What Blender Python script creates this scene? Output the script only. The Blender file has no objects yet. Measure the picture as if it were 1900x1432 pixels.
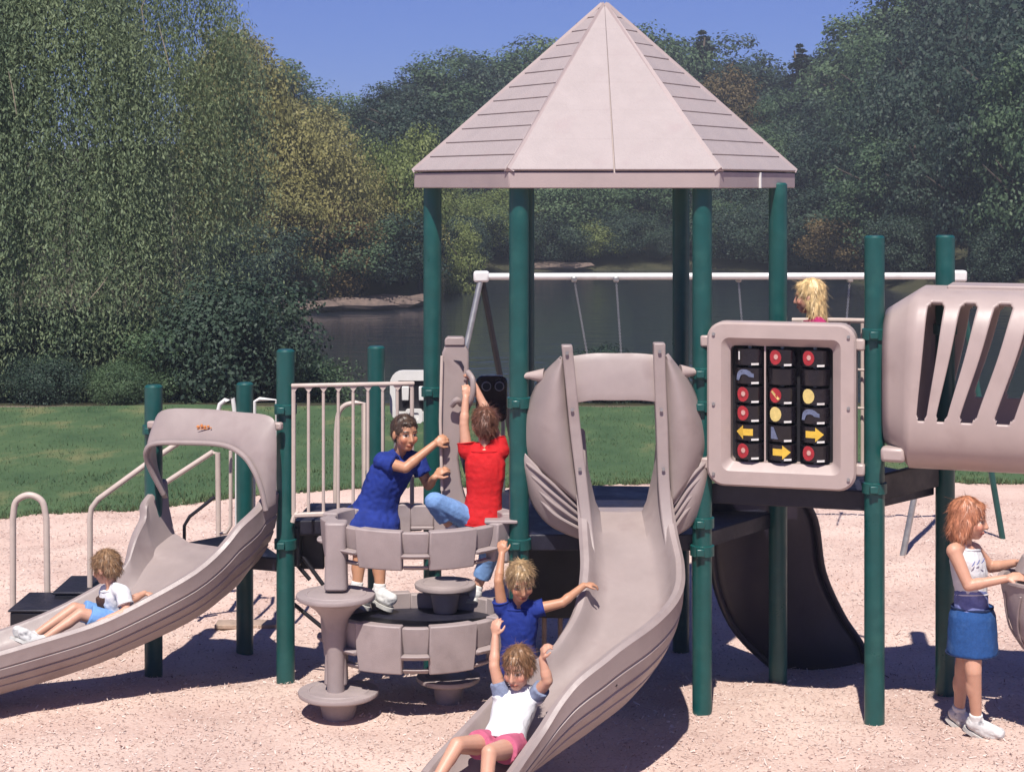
import bpy, bmesh, math, random
import numpy as np
from mathutils import Vector, Matrix, noise

scene = bpy.context.scene
R = math.radians
V = Vector

# ------------------------------------------------------------------ camera
CAM_H, FPX, HORIZON = 3.2, 3200.0, 345.0
cam_data = bpy.data.cameras.new('camera')
cam = bpy.data.objects.new('camera', cam_data)
scene.collection.objects.link(cam)
cam.location = (0, 0, CAM_H)
cam.rotation_euler = (R(90), 0, 0)
cam_data.sensor_width = 36.0
cam_data.lens = FPX / 1900.0 * 36.0
cam_data.shift_y = -(716.0 - HORIZON) / 1900.0
cam_data.clip_end = 2000.0
scene.camera = cam

# ------------------------------------------------------------------ sky, sun, exposure
SUN_EL, SUN_AZ = 58.0, 8.0          # degrees; azimuth to the left behind the camera
world = bpy.data.worlds.new('World')
scene.world = world
world.use_nodes = True
wn, wl = world.node_tree.nodes, world.node_tree.links
wn.clear()
w_out = wn.new('ShaderNodeOutputWorld')
w_bg = wn.new('ShaderNodeBackground')
w_sky = wn.new('ShaderNodeTexSky')
w_sky.sky_type = 'NISHITA'
w_sky.sun_disc = False
w_sky.sun_elevation = R(SUN_EL)
w_sky.sun_rotation = R(180 + SUN_AZ)
w_sky.air_density = 1.0
w_sky.dust_density = 0.0
w_sky.ozone_density = 3.0
w_tint = wn.new('ShaderNodeMix'); w_tint.data_type = 'RGBA'; w_tint.blend_type = 'MULTIPLY'
w_tint.inputs[0].default_value = 1.0
w_tint.inputs[7].default_value = (0.36, 0.435, 0.93, 1)
wl.new(w_sky.outputs[0], w_tint.inputs[6])
wl.new(w_tint.outputs[2], w_bg.inputs[0])
w_bg.inputs[1].default_value = 0.068
wl.new(w_bg.outputs[0], w_out.inputs[0])

sun_data = bpy.data.lights.new('sun', 'SUN')
sun_data.energy = 5.0
sun_data.angle = R(0.53)
sun_data.color = (1.0, 0.95, 0.88)
sun = bpy.data.objects.new('sun', sun_data)
scene.collection.objects.link(sun)
sun.rotation_euler = (R(90 - SUN_EL), 0, R(-SUN_AZ))
sun.location = (0, -20, 40)
scene.view_settings.view_transform = 'Standard'
scene.view_settings.look = 'None'
scene.view_settings.exposure = 0.45
scene.view_settings.gamma = 1.0
scene.view_settings.use_curve_mapping = False
scene.render.engine = 'CYCLES'
scene.cycles.max_bounces = 10
scene.cycles.diffuse_bounces = 7
scene.cycles.transparent_max_bounces = 8
scene.cycles.use_denoising = True

random.seed(11)
rng = np.random.default_rng(11)


def P(px, py, d):
    """world point seen at photograph position px, py at depth d"""
    return V(((px - 950.0) * d / FPX, d, CAM_H - (py - HORIZON) * d / FPX))


# ------------------------------------------------------------------ materials
def new_mat(name):
    m = bpy.data.materials.new(name)
    m.use_nodes = True
    n, l = m.node_tree.nodes, m.node_tree.links
    return m, n, l, n['Principled BSDF']


def mat(name, col, rough=0.5, var=0.12, scale=6.0, bump=0.0, bscale=120.0, spec=0.5, metal=0.0, detail=6.0, stain=None, coat=0.0):
    m, n, l, b = new_mat(name)
    tc = n.new('ShaderNodeTexCoord')
    nz = n.new('ShaderNodeTexNoise')
    nz.inputs['Scale'].default_value = scale
    nz.inputs['Detail'].default_value = detail
    nz.inputs['Roughness'].default_value = 0.65
    l.new(tc.outputs['Object'], nz.inputs['Vector'])
    rp = n.new('ShaderNodeValToRGB')
    c = np.array(col) * 0.82
    rp.color_ramp.elements[0].position = 0.3
    rp.color_ramp.elements[1].position = 0.72
    rp.color_ramp.elements[0].color = (*np.clip(c * (1 - var), 0, 1), 1)
    rp.color_ramp.elements[1].color = (*np.clip(c * (1 + var), 0, 1), 1)
    l.new(nz.outputs[0], rp.inputs[0])
    src = rp.outputs[0]
    if stain:
        n2 = n.new('ShaderNodeTexNoise'); n2.inputs['Scale'].default_value = stain[1]; n2.inputs['Detail'].default_value = 8
        l.new(tc.outputs['Object'], n2.inputs['Vector'])
        r2 = n.new('ShaderNodeValToRGB')
        r2.color_ramp.elements[0].position = 0.56; r2.color_ramp.elements[1].position = 0.72
        r2.color_ramp.elements[0].color = (0, 0, 0, 1); r2.color_ramp.elements[1].color = (stain[2],) * 3 + (1,)
        l.new(n2.outputs[0], r2.inputs[0])
        mx = n.new('ShaderNodeMix'); mx.data_type = 'RGBA'
        l.new(r2.outputs[0], mx.inputs[0]); l.new(src, mx.inputs[6]); mx.inputs[7].default_value = (*(np.array(stain[0]) * 0.82), 1)
        src = mx.outputs[2]
    l.new(src, b.inputs['Base Color'])
    nr = n.new('ShaderNodeTexNoise'); nr.inputs['Scale'].default_value = 5.0; nr.inputs['Detail'].default_value = 8; nr.inputs['Roughness'].default_value = 0.7
    l.new(tc.outputs['Object'], nr.inputs['Vector'])
    rr = n.new('ShaderNodeMapRange'); rr.inputs[1].default_value = 0.3; rr.inputs[2].default_value = 0.7
    rr.inputs[3].default_value = max(rough - 0.14, 0.05); rr.inputs[4].default_value = min(rough + 0.18, 1.0)
    l.new(nr.outputs[0], rr.inputs[0]); l.new(rr.outputs[0], b.inputs['Roughness'])
    b.inputs['Metallic'].default_value = metal
    b.inputs['Specular IOR Level'].default_value = spec
    b.inputs['Coat Weight'].default_value = coat
    if bump:
        n3 = n.new('ShaderNodeTexNoise'); n3.inputs['Scale'].default_value = bscale; n3.inputs['Detail'].default_value = 5
        l.new(tc.outputs['Object'], n3.inputs['Vector'])
        bp = n.new('ShaderNodeBump'); bp.inputs['Strength'].default_value = bump; bp.inputs['Distance'].default_value = 0.01
        l.new(n3.outputs[0], bp.inputs['Height']); l.new(bp.outputs[0], b.inputs['Normal'])
    return m


def leaf_mat(name, ca, cb, trans=0.35):
    """foliage: two leaf colours chosen per leaf (tint attribute) and per tree (random)"""
    m, n, l, b = new_mat(name)
    at = n.new('ShaderNodeAttribute'); at.attribute_name = 'tint'
    oi = n.new('ShaderNodeObjectInfo')
    ad = n.new('ShaderNodeMath'); ad.operation = 'MULTIPLY_ADD'
    l.new(oi.outputs['Random'], ad.inputs[0]); ad.inputs[1].default_value = 0.45
    l.new(at.outputs['Fac'], ad.inputs[2])
    sb = n.new('ShaderNodeMath'); sb.operation = 'SUBTRACT'; sb.use_clamp = True
    l.new(ad.outputs[0], sb.inputs[0]); sb.inputs[1].default_value = 0.22
    mx = n.new('ShaderNodeMix'); mx.data_type = 'RGBA'
    l.new(sb.outputs[0], mx.inputs[0]); mx.inputs[6].default_value = (*ca, 1); mx.inputs[7].default_value = (*cb, 1)
    l.new(mx.outputs[2], b.inputs['Base Color'])
    b.inputs['Roughness'].default_value = 0.55
    b.inputs['Specular IOR Level'].default_value = 0.25
    tr = n.new('ShaderNodeBsdfTranslucent')
    l.new(mx.outputs[2], tr.inputs[0])
    ms = n.new('ShaderNodeMixShader'); ms.inputs[0].default_value = trans
    l.new(b.outputs[0], ms.inputs[1]); l.new(tr.outputs[0], ms.inputs[2])
    l.new(ms.outputs[0], n['Material Output'].inputs[0])
    return m


M = {}
TAUPE = (0.358, 0.288, 0.272)
M['plastic'] = mat('taupe_plastic', TAUPE, 0.42, 0.10, 3.5, 0.14, 260, stain=((0.235, 0.17, 0.165), 3.6, 0.5))
M['plastic_warm'] = mat('warm_beige_plastic', (0.475, 0.375, 0.345), 0.42, 0.08, 3.5, 0.10, 260, stain=((0.32, 0.235, 0.21), 3.2, 0.42))
M['plastic_grey'] = mat('grey_moulded_plastic', (0.385, 0.312, 0.300), 0.55, 0.12, 5, 0.2, 180, stain=((0.24, 0.19, 0.185), 6.0, 0.5))
M['roof'] = mat('roof_board', (0.420, 0.353, 0.342), 0.62, 0.05, 9, 0.35, 90, stain=((0.40, 0.31, 0.31), 5.0, 0.4))
M['roof_trim'] = mat('roof_trim', (0.43, 0.345, 0.33), 0.5, 0.06, 4, 0.1, 90)
M['green'] = mat('green_powder_coat', (0.006, 0.078, 0.072), 0.38, 0.16, 7, 0.06, 300, stain=((0.03, 0.13, 0.11), 9.0, 0.4))
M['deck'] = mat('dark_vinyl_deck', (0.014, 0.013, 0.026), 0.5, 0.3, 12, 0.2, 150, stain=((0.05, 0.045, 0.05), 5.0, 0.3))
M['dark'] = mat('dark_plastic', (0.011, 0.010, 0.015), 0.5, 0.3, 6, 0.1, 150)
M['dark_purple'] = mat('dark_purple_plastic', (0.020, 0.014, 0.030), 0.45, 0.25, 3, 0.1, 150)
M['rail'] = mat('beige_coated_rail', (0.60, 0.49, 0.43), 0.45, 0.1, 8, 0.05, 200)
M['white'] = mat('white_paint', (0.80, 0.78, 0.75), 0.45, 0.06, 8, 0.05, 200, stain=((0.45, 0.38, 0.33), 6, 0.35))
M['steel'] = mat('galvanised_steel', (0.42, 0.41, 0.40), 0.4, 0.2, 15, 0.05, 200, metal=0.7)
M['black'] = mat('black_gloss', (0.010, 0.008, 0.012), 0.22, 0.3, 6, 0.0)
M['red'] = mat('red_mark', (0.42, 0.025, 0.035), 0.4, 0.25, 40)
M['pink'] = mat('pink_mark', (0.65, 0.38, 0.33), 0.4, 0.2, 40)
M['yellow'] = mat('yellow_mark', (0.78, 0.50, 0.06), 0.4, 0.15, 30)
M['pale_yellow'] = mat('pale_yellow_mark', (0.80, 0.62, 0.22), 0.4, 0.15, 30)
M['blue_grey'] = mat('blue_grey_mark', (0.16, 0.19, 0.30), 0.35, 0.3, 40)
M['orange'] = mat('orange_emblem', (0.62, 0.22, 0.06), 0.5, 0.3, 60)
M['bark'] = mat('bark', (0.075, 0.055, 0.042), 0.9, 0.4, 14, 0.8, 30)
M['twig'] = mat('pale_twig', (.34, .28, .20), .9, .3, 20)
M['rock'] = mat('shore_rock', (0.15, 0.105, 0.085), 0.9, 0.45, 5, 0.6, 20)
M['timber'] = mat('timber', (0.42, 0.30, 0.23), 0.8, 0.25, 12, 0.4, 60)

M['leaf_olive'] = leaf_mat('leaf_olive', (0.173, 0.172, 0.061), (0.360, 0.324, 0.125), 0.45)
M['leaf_green'] = leaf_mat('leaf_green', (0.050, 0.094, 0.050), (0.132, 0.193, 0.094), 0.4)
M['leaf_dark'] = leaf_mat('leaf_dark', (0.016, 0.034, 0.026), (0.050, 0.080, 0.050), 0.25)
M['leaf_fresh'] = leaf_mat('leaf_fresh', (0.127, 0.172, 0.052), (0.270, 0.305, 0.109), 0.45)
M['leaf_needle'] = leaf_mat('leaf_needle', (0.010, 0.022, 0.016), (0.030, 0.052, 0.032), 0.15)
M['leaf_russet'] = leaf_mat('leaf_russet', (0.100, 0.078, 0.034), (0.200, 0.140, 0.060), .4)
M['leaf_willow'] = leaf_mat('leaf_willow', (0.100, 0.165, 0.105), (0.285, 0.340, 0.180), 0.5)

# ------------------------------------------------------------------ mesh builder
ORG = {}


def link(o, parent=None):
    scene.collection.objects.link(o)
    if parent is not None:
        o.parent = parent
    return o


def tag(o, label=None, cat=None, group=None, kind=None):
    if label: o['label'] = label
    if cat: o['category'] = cat
    if group: o['group'] = group
    if kind: o['kind'] = kind
    return o


def thing(name, loc, label, cat, group=None, rotz=0.0):
    o = bpy.data.objects.new(name, None)
    o.empty_display_size = 0.1
    link(o)
    o.location = loc
    o.rotation_euler = (0, 0, rotz)
    ORG[o.name] = V(loc)
    return tag(o, label, cat, group)


def fast_mesh(name, verts, faces, k=4):
    """numpy verts (n,3), faces (m,k)"""
    me = bpy.data.meshes.new(name)
    nv, nf = len(verts), len(faces)
    me.vertices.add(nv)
    me.vertices.foreach_set('co', np.asarray(verts, dtype=np.float32).ravel())
    me.loops.add(nf * k)
    me.loops.foreach_set('vertex_index', np.asarray(faces, dtype=np.int32).ravel())
    me.polygons.add(nf)
    me.polygons.foreach_set('loop_start', np.arange(0, nf * k, k, dtype=np.int32))
    me.update(calc_edges=True)
    return me


class MB:
    def __init__(s):
        s.v, s.f = [], []

    def add(s, vs, fs):
        b = len(s.v)
        s.v.extend(V(p) for p in vs)
        s.f.extend(tuple(b + i for i in f) for f in fs)
        return s

    def box(s, c, size, rotz=0.0, mtx=None):
        c = V(c); hx, hy, hz = size[0] / 2, size[1] / 2, size[2] / 2
        m = mtx or Matrix.Rotation(rotz, 3, 'Z')
        vs = [c + m @ V((x, y, z)) for x in (-hx, hx) for y in (-hy, hy) for z in (-hz, hz)]
        return s.add(vs, [(0, 1, 3, 2), (4, 6, 7, 5), (0, 4, 5, 1), (2, 3, 7, 6), (0, 2, 6, 4), (1, 5, 7, 3)])

    def loft(s, rings, cap=True, closed=True):
        n = len(rings[0]); vs = []; fs = []
        for r in rings: vs.extend(r)
        m = n if closed else n - 1
        for i in range(len(rings) - 1):
            for j in range(m):
                k = (j + 1) % n
                fs.append((i * n + j, i * n + k, (i + 1) * n + k, (i + 1) * n + j))
        if cap:
            fs.append(tuple(range(n - 1, -1, -1)))
            b = (len(rings) - 1) * n
            fs.append(tuple(b + j for j in range(n)))
        return s.add(vs, fs)

    def tube(s, pts, r, seg=10, cap=True):
        pts = [V(p) for p in pts]
        rs = r if isinstance(r, (list, tuple)) else [r] * len(pts)
        rings = []; ref = None
        for i, p in enumerate(pts):
            a = pts[max(i - 1, 0)]; b = pts[min(i + 1, len(pts) - 1)]
            t = (b - a).normalized()
            if ref is None:
                ref = V((0, 0, 1)) if abs(t.z) < 0.9 else V((1, 0, 0))
            u = (ref - t * ref.dot(t)).normalized(); ref = u
            w = t.cross(u)
            rings.append([p + (u * math.cos(2 * math.pi * j / seg) + w * math.sin(2 * math.pi * j / seg)) * rs[i] for j in range(seg)])
        return s.loft(rings, cap)

    def lathe(s, c, prof, seg=32):
        """prof list of (radius, z)"""
        c = V(c)
        rings = [[c + V((r * math.cos(2 * math.pi * j / seg), r * math.sin(2 * math.pi * j / seg), z)) for j in range(seg)] for r, z in prof]
        return s.loft(rings, True)

    def ell(s, c, rad, rot=None, seg=16, rings=10):
        c = V(c); rot = rot or Matrix.Identity(3)
        vs = [c + rot @ V((0, 0, rad[2]))]; fs = []
        for i in range(1, rings):
            th = math.pi * i / rings
            for j in range(seg):
                ph = 2 * math.pi * j / seg
                vs.append(c + rot @ V((rad[0] * math.sin(th) * math.cos(ph), rad[1] * math.sin(th) * math.sin(ph), rad[2] * math.cos(th))))
        vs.append(c + rot @ V((0, 0, -rad[2])))
        for j in range(seg):
            fs.append((0, 1 + j, 1 + (j + 1) % seg))
        for i in range(rings - 2):
            for j in range(seg):
                a = 1 + i * seg + j; b = 1 + i * seg + (j + 1) % seg
                fs.append((a, a + seg, b + seg, b))
        b0 = 1 + (rings - 2) * seg
        for j in range(seg):
            fs.append((b0 + (j + 1) % seg, b0 + j, len(vs) - 1))
        return s.add(vs, fs)

    def caps(s, a, b, ra, rb, seg=12):
        """tapered capsule"""
        a, b = V(a), V(b)
        t = (b - a)
        L = t.length
        t = t.normalized() if L > 1e-6 else V((0, 0, 1))
        n = 4
        pts, rs = [], []
        for i in range(n + 1):
            q = math.pi / 2 * (i / n)
            pts.append(a - t * ra * math.cos(q)); rs.append(max(ra * math.sin(q), 1e-4))
        for i in range(n + 1):
            q = math.pi / 2 * (i / n)
            pts.append(b + t * rb * math.sin(q)); rs.append(max(rb * math.cos(q), 1e-4))
        ref = V((0, 0, 1)) if abs(t.z) < 0.9 else V((1, 0, 0))
        u = (ref - t * ref.dot(t)).normalized(); w = t.cross(u)
        rings = [[p + (u * math.cos(2 * math.pi * j / seg) + w * math.sin(2 * math.pi * j / seg)) * r for j in range(seg)] for p, r in zip(pts, rs)]
        return s.loft(rings, True)

    def prism(s, poly, z0, z1):
        """horizontal polygon (x,y) extruded"""
        n = len(poly)
        vs = [(p[0], p[1], z0) for p in poly] + [(p[0], p[1], z1) for p in poly]
        fs = [tuple(range(n - 1, -1, -1)), tuple(range(n, 2 * n))] + [(i, (i + 1) % n, n + (i + 1) % n, n + i) for i in range(n)]
        return s.add(vs, fs)

    def slab(s, poly, depth, mtx=None):
        """polygon in x,z plane extruded along y by depth (front at y=0 going +y), optional 4x4"""
        n = len(poly)
        vs = [V((p[0], 0, p[1])) for p in poly] + [V((p[0], depth, p[1])) for p in poly]
        if mtx: vs = [mtx @ q for q in vs]
        fs = [tuple(range(n)), tuple(range(2 * n - 1, n - 1, -1))] + [(i, n + i, n + (i + 1) % n, (i + 1) % n) for i in range(n)]
        return s.add(vs, fs)

    def build(s, name, m, parent=None, local=False, bevel=0.0, sharp=35.0, solid=0.0, smooth=True, seg=2, subd=0):
        me = bpy.data.meshes.new(name)
        off = V((0, 0, 0))
        if parent is not None and not local:
            off = ORG.get(parent.name, V((0, 0, 0)))
        me.from_pydata([tuple(p - off) for p in s.v], [], s.f)
        bm = bmesh.new(); bm.from_mesh(me)
        bmesh.ops.recalc_face_normals(bm, faces=bm.faces)
        bm.to_mesh(me); bm.free()
        me.materials.append(m)
        if smooth:
            me.polygons.foreach_set('use_smooth', [True] * len(me.polygons))
            me.set_sharp_from_angle(angle=R(sharp))
        o = bpy.data.objects.new(name, me)
        link(o, parent)
        ORG[o.name] = off if parent is not None else V((0, 0, 0))
        if subd:
            md = o.modifiers.new('sub', 'SUBSURF'); md.levels = subd; md.render_levels = subd
        if solid:
            md = o.modifiers.new('solid', 'SOLIDIFY'); md.thickness = abs(solid); md.offset = -1 if solid > 0 else 1
        if bevel:
            md = o.modifiers.new('bevel', 'BEVEL'); md.width = bevel; md.segments = seg; md.limit_method = 'ANGLE'; md.angle_limit = R(40)
        return o


def catmull(pts, n):
    """n samples per span through pts (any dimension tuples)"""
    P_ = [np.array(p, float) for p in pts]
    P_ = [2 * P_[0] - P_[1]] + P_ + [2 * P_[-1] - P_[-2]]
    out = []
    for i in range(1, len(P_) - 2):
        for k in range(n):
            t = k / n
            a, b, c, d = P_[i - 1], P_[i], P_[i + 1], P_[i + 2]
            out.append(0.5 * ((2 * b) + (c - a) * t + (2 * a - 5 * b + 4 * c - d) * t * t + (3 * b - a - 3 * c + d) * t ** 3))
    out.append(P_[-2])
    return out


def rrect(w, h, r, n=5, cx=0, cz=0):
    pts = []
    for (sx, sz, a0) in ((1, 1, 0), (-1, 1, 90), (-1, -1, 180), (1, -1, 270)):
        for i in range(n + 1):
            a = R(a0 + 90 * i / n)
            pts.append((cx + sx * (w / 2 - r) + r * math.cos(a), cz + sz * (h / 2 - r) + r * math.sin(a)))
    return pts


def smoothstep(a, b, x):
    t = min(max((x - a) / (b - a), 0), 1)
    return t * t * (3 - 2 * t)

# ================================================================== the setting
LAKE_Z = -1.0


def shore(u):
    """depth of the far shore along the view column u (photograph pixels)"""
    return float(np.interp(u, [-2000, 300, 500, 760, 800, 900, 1300, 1450, 1650, 1900, 4000],
                           [58, 57, 57, 61, 66, 85, 88, 84, 70, 62, 60]))


def lawn_start(x):
    return float(np.interp(x, [-30, -5.2, -3.6, -2.4, -1.0, 6, 30], [15.6, 16.5, 17.1, 18.0, 18.4, 18.5, 19.5])) + 0.12 * noise.noise(V((x * 2.1, 3.3, 0))) + 0.05 * noise.noise(V((x * 9, 1.3, 0)))


LAWN_END = 24.8


def gz(x, y):
    z = 0.0
    # worn hollow under and behind the decks
    z -= 0.10 * smoothstep(10.7, 12.0, y) * (1 - smoothstep(12.6, 14.5, y))
    if y < 20:
        z += 0.030 * noise.noise(V((x * 0.9, y * 0.9, 0))) + 0.024 * noise.noise(V((x * 2.7, y * 2.7, 5))) + 0.014 * noise.noise(V((x * 7, y * 7, 9)))
        z -= 0.05 * max(0.0, noise.noise(V((x * 3.4, y * 3.4, 31))) - 0.22)
        # scooped landing under the spiral slide, low mounds in front of posts
        z -= 0.05 * math.exp(-(((x + 0.2) / 0.6) ** 2 + ((y - 9.0) / 0.45) ** 2))
    if y > 24:
        z += -2.4 * smoothstep(25.2, 33.0, y)
        u = 950 + 3200 * x / y
        S = shore(u)
        if y > S - 6:
            z += 1.4 * smoothstep(S - 6, S - 0.5, y)
            d = y - S
            if d > -0.5:
                z += 0.75 * smoothstep(-0.5, 1.5, d) + 0.14 * min(max(0, d - 2), 40) + 0.5 * noise.noise(V((x * .08, y * .08, 2)))
    return z


def soil_mat():
    m, n, l, b = new_mat('wood_fibre_and_soil')
    tc = n.new('ShaderNodeTexCoord')
    n1 = n.new('ShaderNodeTexNoise'); n1.inputs['Scale'].default_value = 55; n1.inputs['Detail'].default_value = 7; n1.inputs['Roughness'].default_value = 0.7
    l.new(tc.outputs['Object'], n1.inputs['Vector'])
    r1 = n.new('ShaderNodeValToRGB')
    e = r1.color_ramp.elements
    e[0].position = 0.30; e[0].color = (0.350, 0.200, 0.155, 1)
    e[1].position = 0.44; e[1].color = (0.630, 0.478, 0.415, 1)
    x = e.new(0.75); x.color = (0.690, 0.555, 0.500, 1)
    l.new(n1.outputs[0], r1.inputs[0])
    n2 = n.new('ShaderNodeTexNoise'); n2.inputs['Scale'].default_value = 1.4; n2.inputs['Detail'].default_value = 6
    l.new(tc.outputs['Object'], n2.inputs['Vector'])
    mx = n.new('ShaderNodeMix'); mx.data_type = 'RGBA'; mx.blend_type = 'MULTIPLY'
    r2 = n.new('ShaderNodeValToRGB'); r2.color_ramp.elements[0].color = (0.86, 0.80, 0.78, 1); r2.color_ramp.elements[1].color = (1.05, 1.03, 1.0, 1)
    r2.color_ramp.elements[0].position = 0.35; r2.color_ramp.elements[1].position = 0.65
    l.new(n2.outputs[0], r2.inputs[0])
    mx.inputs[0].default_value = 1.0
    l.new(r1.outputs[0], mx.inputs[6]); l.new(r2.outputs[0], mx.inputs[7])
    # worn dark reddish fibre patches
    n4 = n.new('ShaderNodeTexNoise'); n4.inputs['Scale'].default_value = 0.55; n4.inputs['Detail'].default_value = 5
    mp = n.new('ShaderNodeMapping'); mp.inputs['Location'].default_value = (3.1, 0.7, 0)
    l.new(tc.outputs['Object'], mp.inputs[0]); l.new(mp.outputs[0], n4.inputs['Vector'])
    # forest floor beyond the lake
    sp = n.new('ShaderNodeSeparateXYZ'); l.new(tc.outputs['Object'], sp.inputs[0])
    mr = n.new('ShaderNodeMapRange'); mr.inputs[1].default_value = 24.4; mr.inputs[2].default_value = 25.2
    l.new(sp.outputs[1], mr.inputs[0])
    n3 = n.new('ShaderNodeTexNoise'); n3.inputs['Scale'].default_value = 0.8; n3.inputs['Detail'].default_value = 8
    l.new(tc.outputs['Object'], n3.inputs['Vector'])
    r3 = n.new('ShaderNodeValToRGB'); r3.color_ramp.elements[0].color = (0.020, 0.024, 0.012, 1); r3.color_ramp.elements[1].color = (0.075, 0.068, 0.04, 1)
    l.new(n3.outputs[0], r3.inputs[0])
    mz = n.new('ShaderNodeMix'); mz.data_type = 'RGBA'
    l.new(mr.outputs[0], mz.inputs[0]); l.new(mx.outputs[2], mz.inputs[6]); l.new(r3.outputs[0], mz.inputs[7])
    l.new(mz.outputs[2], b.inputs['Base Color'])
    b.inputs['Roughness'].default_value = 0.95
    b.inputs['Specular IOR Level'].default_value = 0.1
    bp = n.new('ShaderNodeBump'); bp.inputs['Strength'].default_value = 0.7; bp.inputs['Distance'].default_value = 0.02
    l.new(n1.outputs[0], bp.inputs['Height']); l.new(bp.outputs[0], b.inputs['Normal'])
    return m


def grid_obj(name, xs, ys, zf, m, kind='structure'):
    X, Y = np.meshgrid(xs, ys)
    vs = np.array([(x, y, zf(x, y)) for x, y in zip(X.ravel(), Y.ravel())])
    nx, ny = len(xs), len(ys)
    i = np.arange(nx - 1)[None, :] + np.arange(ny - 1)[:, None] * nx
    f = np.stack([i, i + 1, i + nx + 1, i + nx], -1).reshape(-1, 4)
    me = fast_mesh(name, vs, f)
    me.materials.append(m)
    me.polygons.foreach_set('use_smooth', [True] * len(me.polygons))
    o = link(bpy.data.objects.new(name, me))
    o['kind'] = kind
    return o


xs = np.concatenate([-np.geomspace(150, 5.2, 30), np.arange(-5, 5.01, 0.11), np.geomspace(5.2, 150, 30)])
ys = np.concatenate([np.arange(-12, 7, 1.0), np.arange(7, 15.5, 0.11), np.arange(15.5, 34, 0.5), np.arange(34, 180, 2.0)])
grid_obj('ground', xs, ys, gz, soil_mat())


def lawn_mat():
    m, n, l, b = new_mat('lawn_turf')
    tc = n.new('ShaderNodeTexCoord')
    mp = n.new('ShaderNodeMapping'); mp.inputs['Scale'].default_value = (1.0, 0.55, 1)
    l.new(tc.outputs['Object'], mp.inputs[0])
    n1 = n.new('ShaderNodeTexNoise'); n1.inputs['Scale'].default_value = 1.3; n1.inputs['Detail'].default_value = 9; n1.inputs['Roughness'].default_value = 0.65
    l.new(mp.outputs[0], n1.inputs['Vector'])
    r = n.new('ShaderNodeValToRGB')
    e = r.color_ramp.elements
    e[0].position = 0.3; e[0].color = (0.044, 0.086, 0.041, 1)
    e[1].position = 0.55; e[1].color = (0.076, 0.126, 0.057, 1)
    x = e.new(0.68); x.color = (0.165, 0.172, 0.080, 1)
    l.new(n1.outputs[0], r.inputs[0]); l.new(r.outputs[0], b.inputs['Base Color'])
    b.inputs['Roughness'].default_value = 0.9; b.inputs['Specular IOR Level'].default_value = 0.15
    n2 = n.new('ShaderNodeTexNoise'); n2.inputs['Scale'].default_value = 60; n2.inputs['Detail'].default_value = 4
    l.new(tc.outputs['Object'], n2.inputs['Vector'])
    bp = n.new('ShaderNodeBump'); bp.inputs['Strength'].default_value = 0.8; bp.inputs['Distance'].default_value = 0.03
    l.new(n2.outputs[0], bp.inputs['Height']); l.new(bp.outputs[0], b.inputs['Normal'])
    return m


# lawn: rows follow the wavy edge of the play area
lx = np.arange(-26, 30.1, 0.16)
lt = np.linspace(0, 1, 22)
vs = []
for t in lt:
    for x in lx:
        y0 = lawn_start(x); y = y0 + (LAWN_END + 0.35 * noise.noise(V((x * .5, 0, 4))) - y0) * t ** 1.3
        edge = min(1.0, t * 30)
        vs.append((x, y, gz(x, y) + 0.012 + 0.03 * edge + 0.02 * noise.noise(V((x, y, 0)))))
i = np.arange(len(lx) - 1)[None, :] + np.arange(len(lt) - 1)[:, None] * len(lx)
me = fast_mesh('lawn', np.array(vs), np.stack([i, i + 1, i + len(lx) + 1, i + len(lx)], -1).reshape(-1, 4))
me.materials.append(lawn_mat())
me.polygons.foreach_set('use_smooth', [True] * len(me.polygons))
link(bpy.data.objects.new('lawn', me))['kind'] = 'structure'


def tinted(me, vals, k=4):
    """per-vertex float tint, k verts per leaf"""
    a = me.attributes.new('tint', 'FLOAT', 'POINT')
    a.data.foreach_set('value', np.repeat(vals, k).astype(np.float32))


# grass blades on the lawn (stuff)
def grass():
    n = 52000
    xg = rng.uniform(-9, 9, n); tt = rng.random(n) ** 1.6
    vs = np.zeros((n, 3, 3)); tint = rng.random(n)
    y0 = np.array([lawn_start(x) for x in xg]); yy = y0 - 0.05 + (LAWN_END - y0) * tt
    zz = np.array([gz(x, y) for x, y in zip(xg, yy)]) + 0.035
    a = rng.uniform(0, math.pi, n); w = rng.uniform(0.006, 0.013, n); h = rng.uniform(0.015, 0.045, n)
    vs[:, 0] = np.stack([xg - w * np.cos(a), yy - w * np.sin(a), zz - 0.03], -1)
    vs[:, 1] = np.stack([xg + w * np.cos(a), yy + w * np.sin(a), zz - 0.03], -1)
    vs[:, 2] = np.stack([xg + rng.normal(0, .025, n), yy + rng.normal(0, .025, n), zz + h], -1)
    me = fast_mesh('grass', vs.reshape(-1, 3), np.arange(n * 3).reshape(-1, 3), 3)
    tinted(me, tint * 0.8, 3)
    me.materials.append(leaf_mat('grass_blade', (0.055, 0.105, 0.048), (0.150, 0.180, 0.082), 0.3))
    o = link(bpy.data.objects.new('grass', me))
    tag(o, 'short green mown grass covering the lawn behind the playground', 'grass', kind='stuff')


grass()


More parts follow.
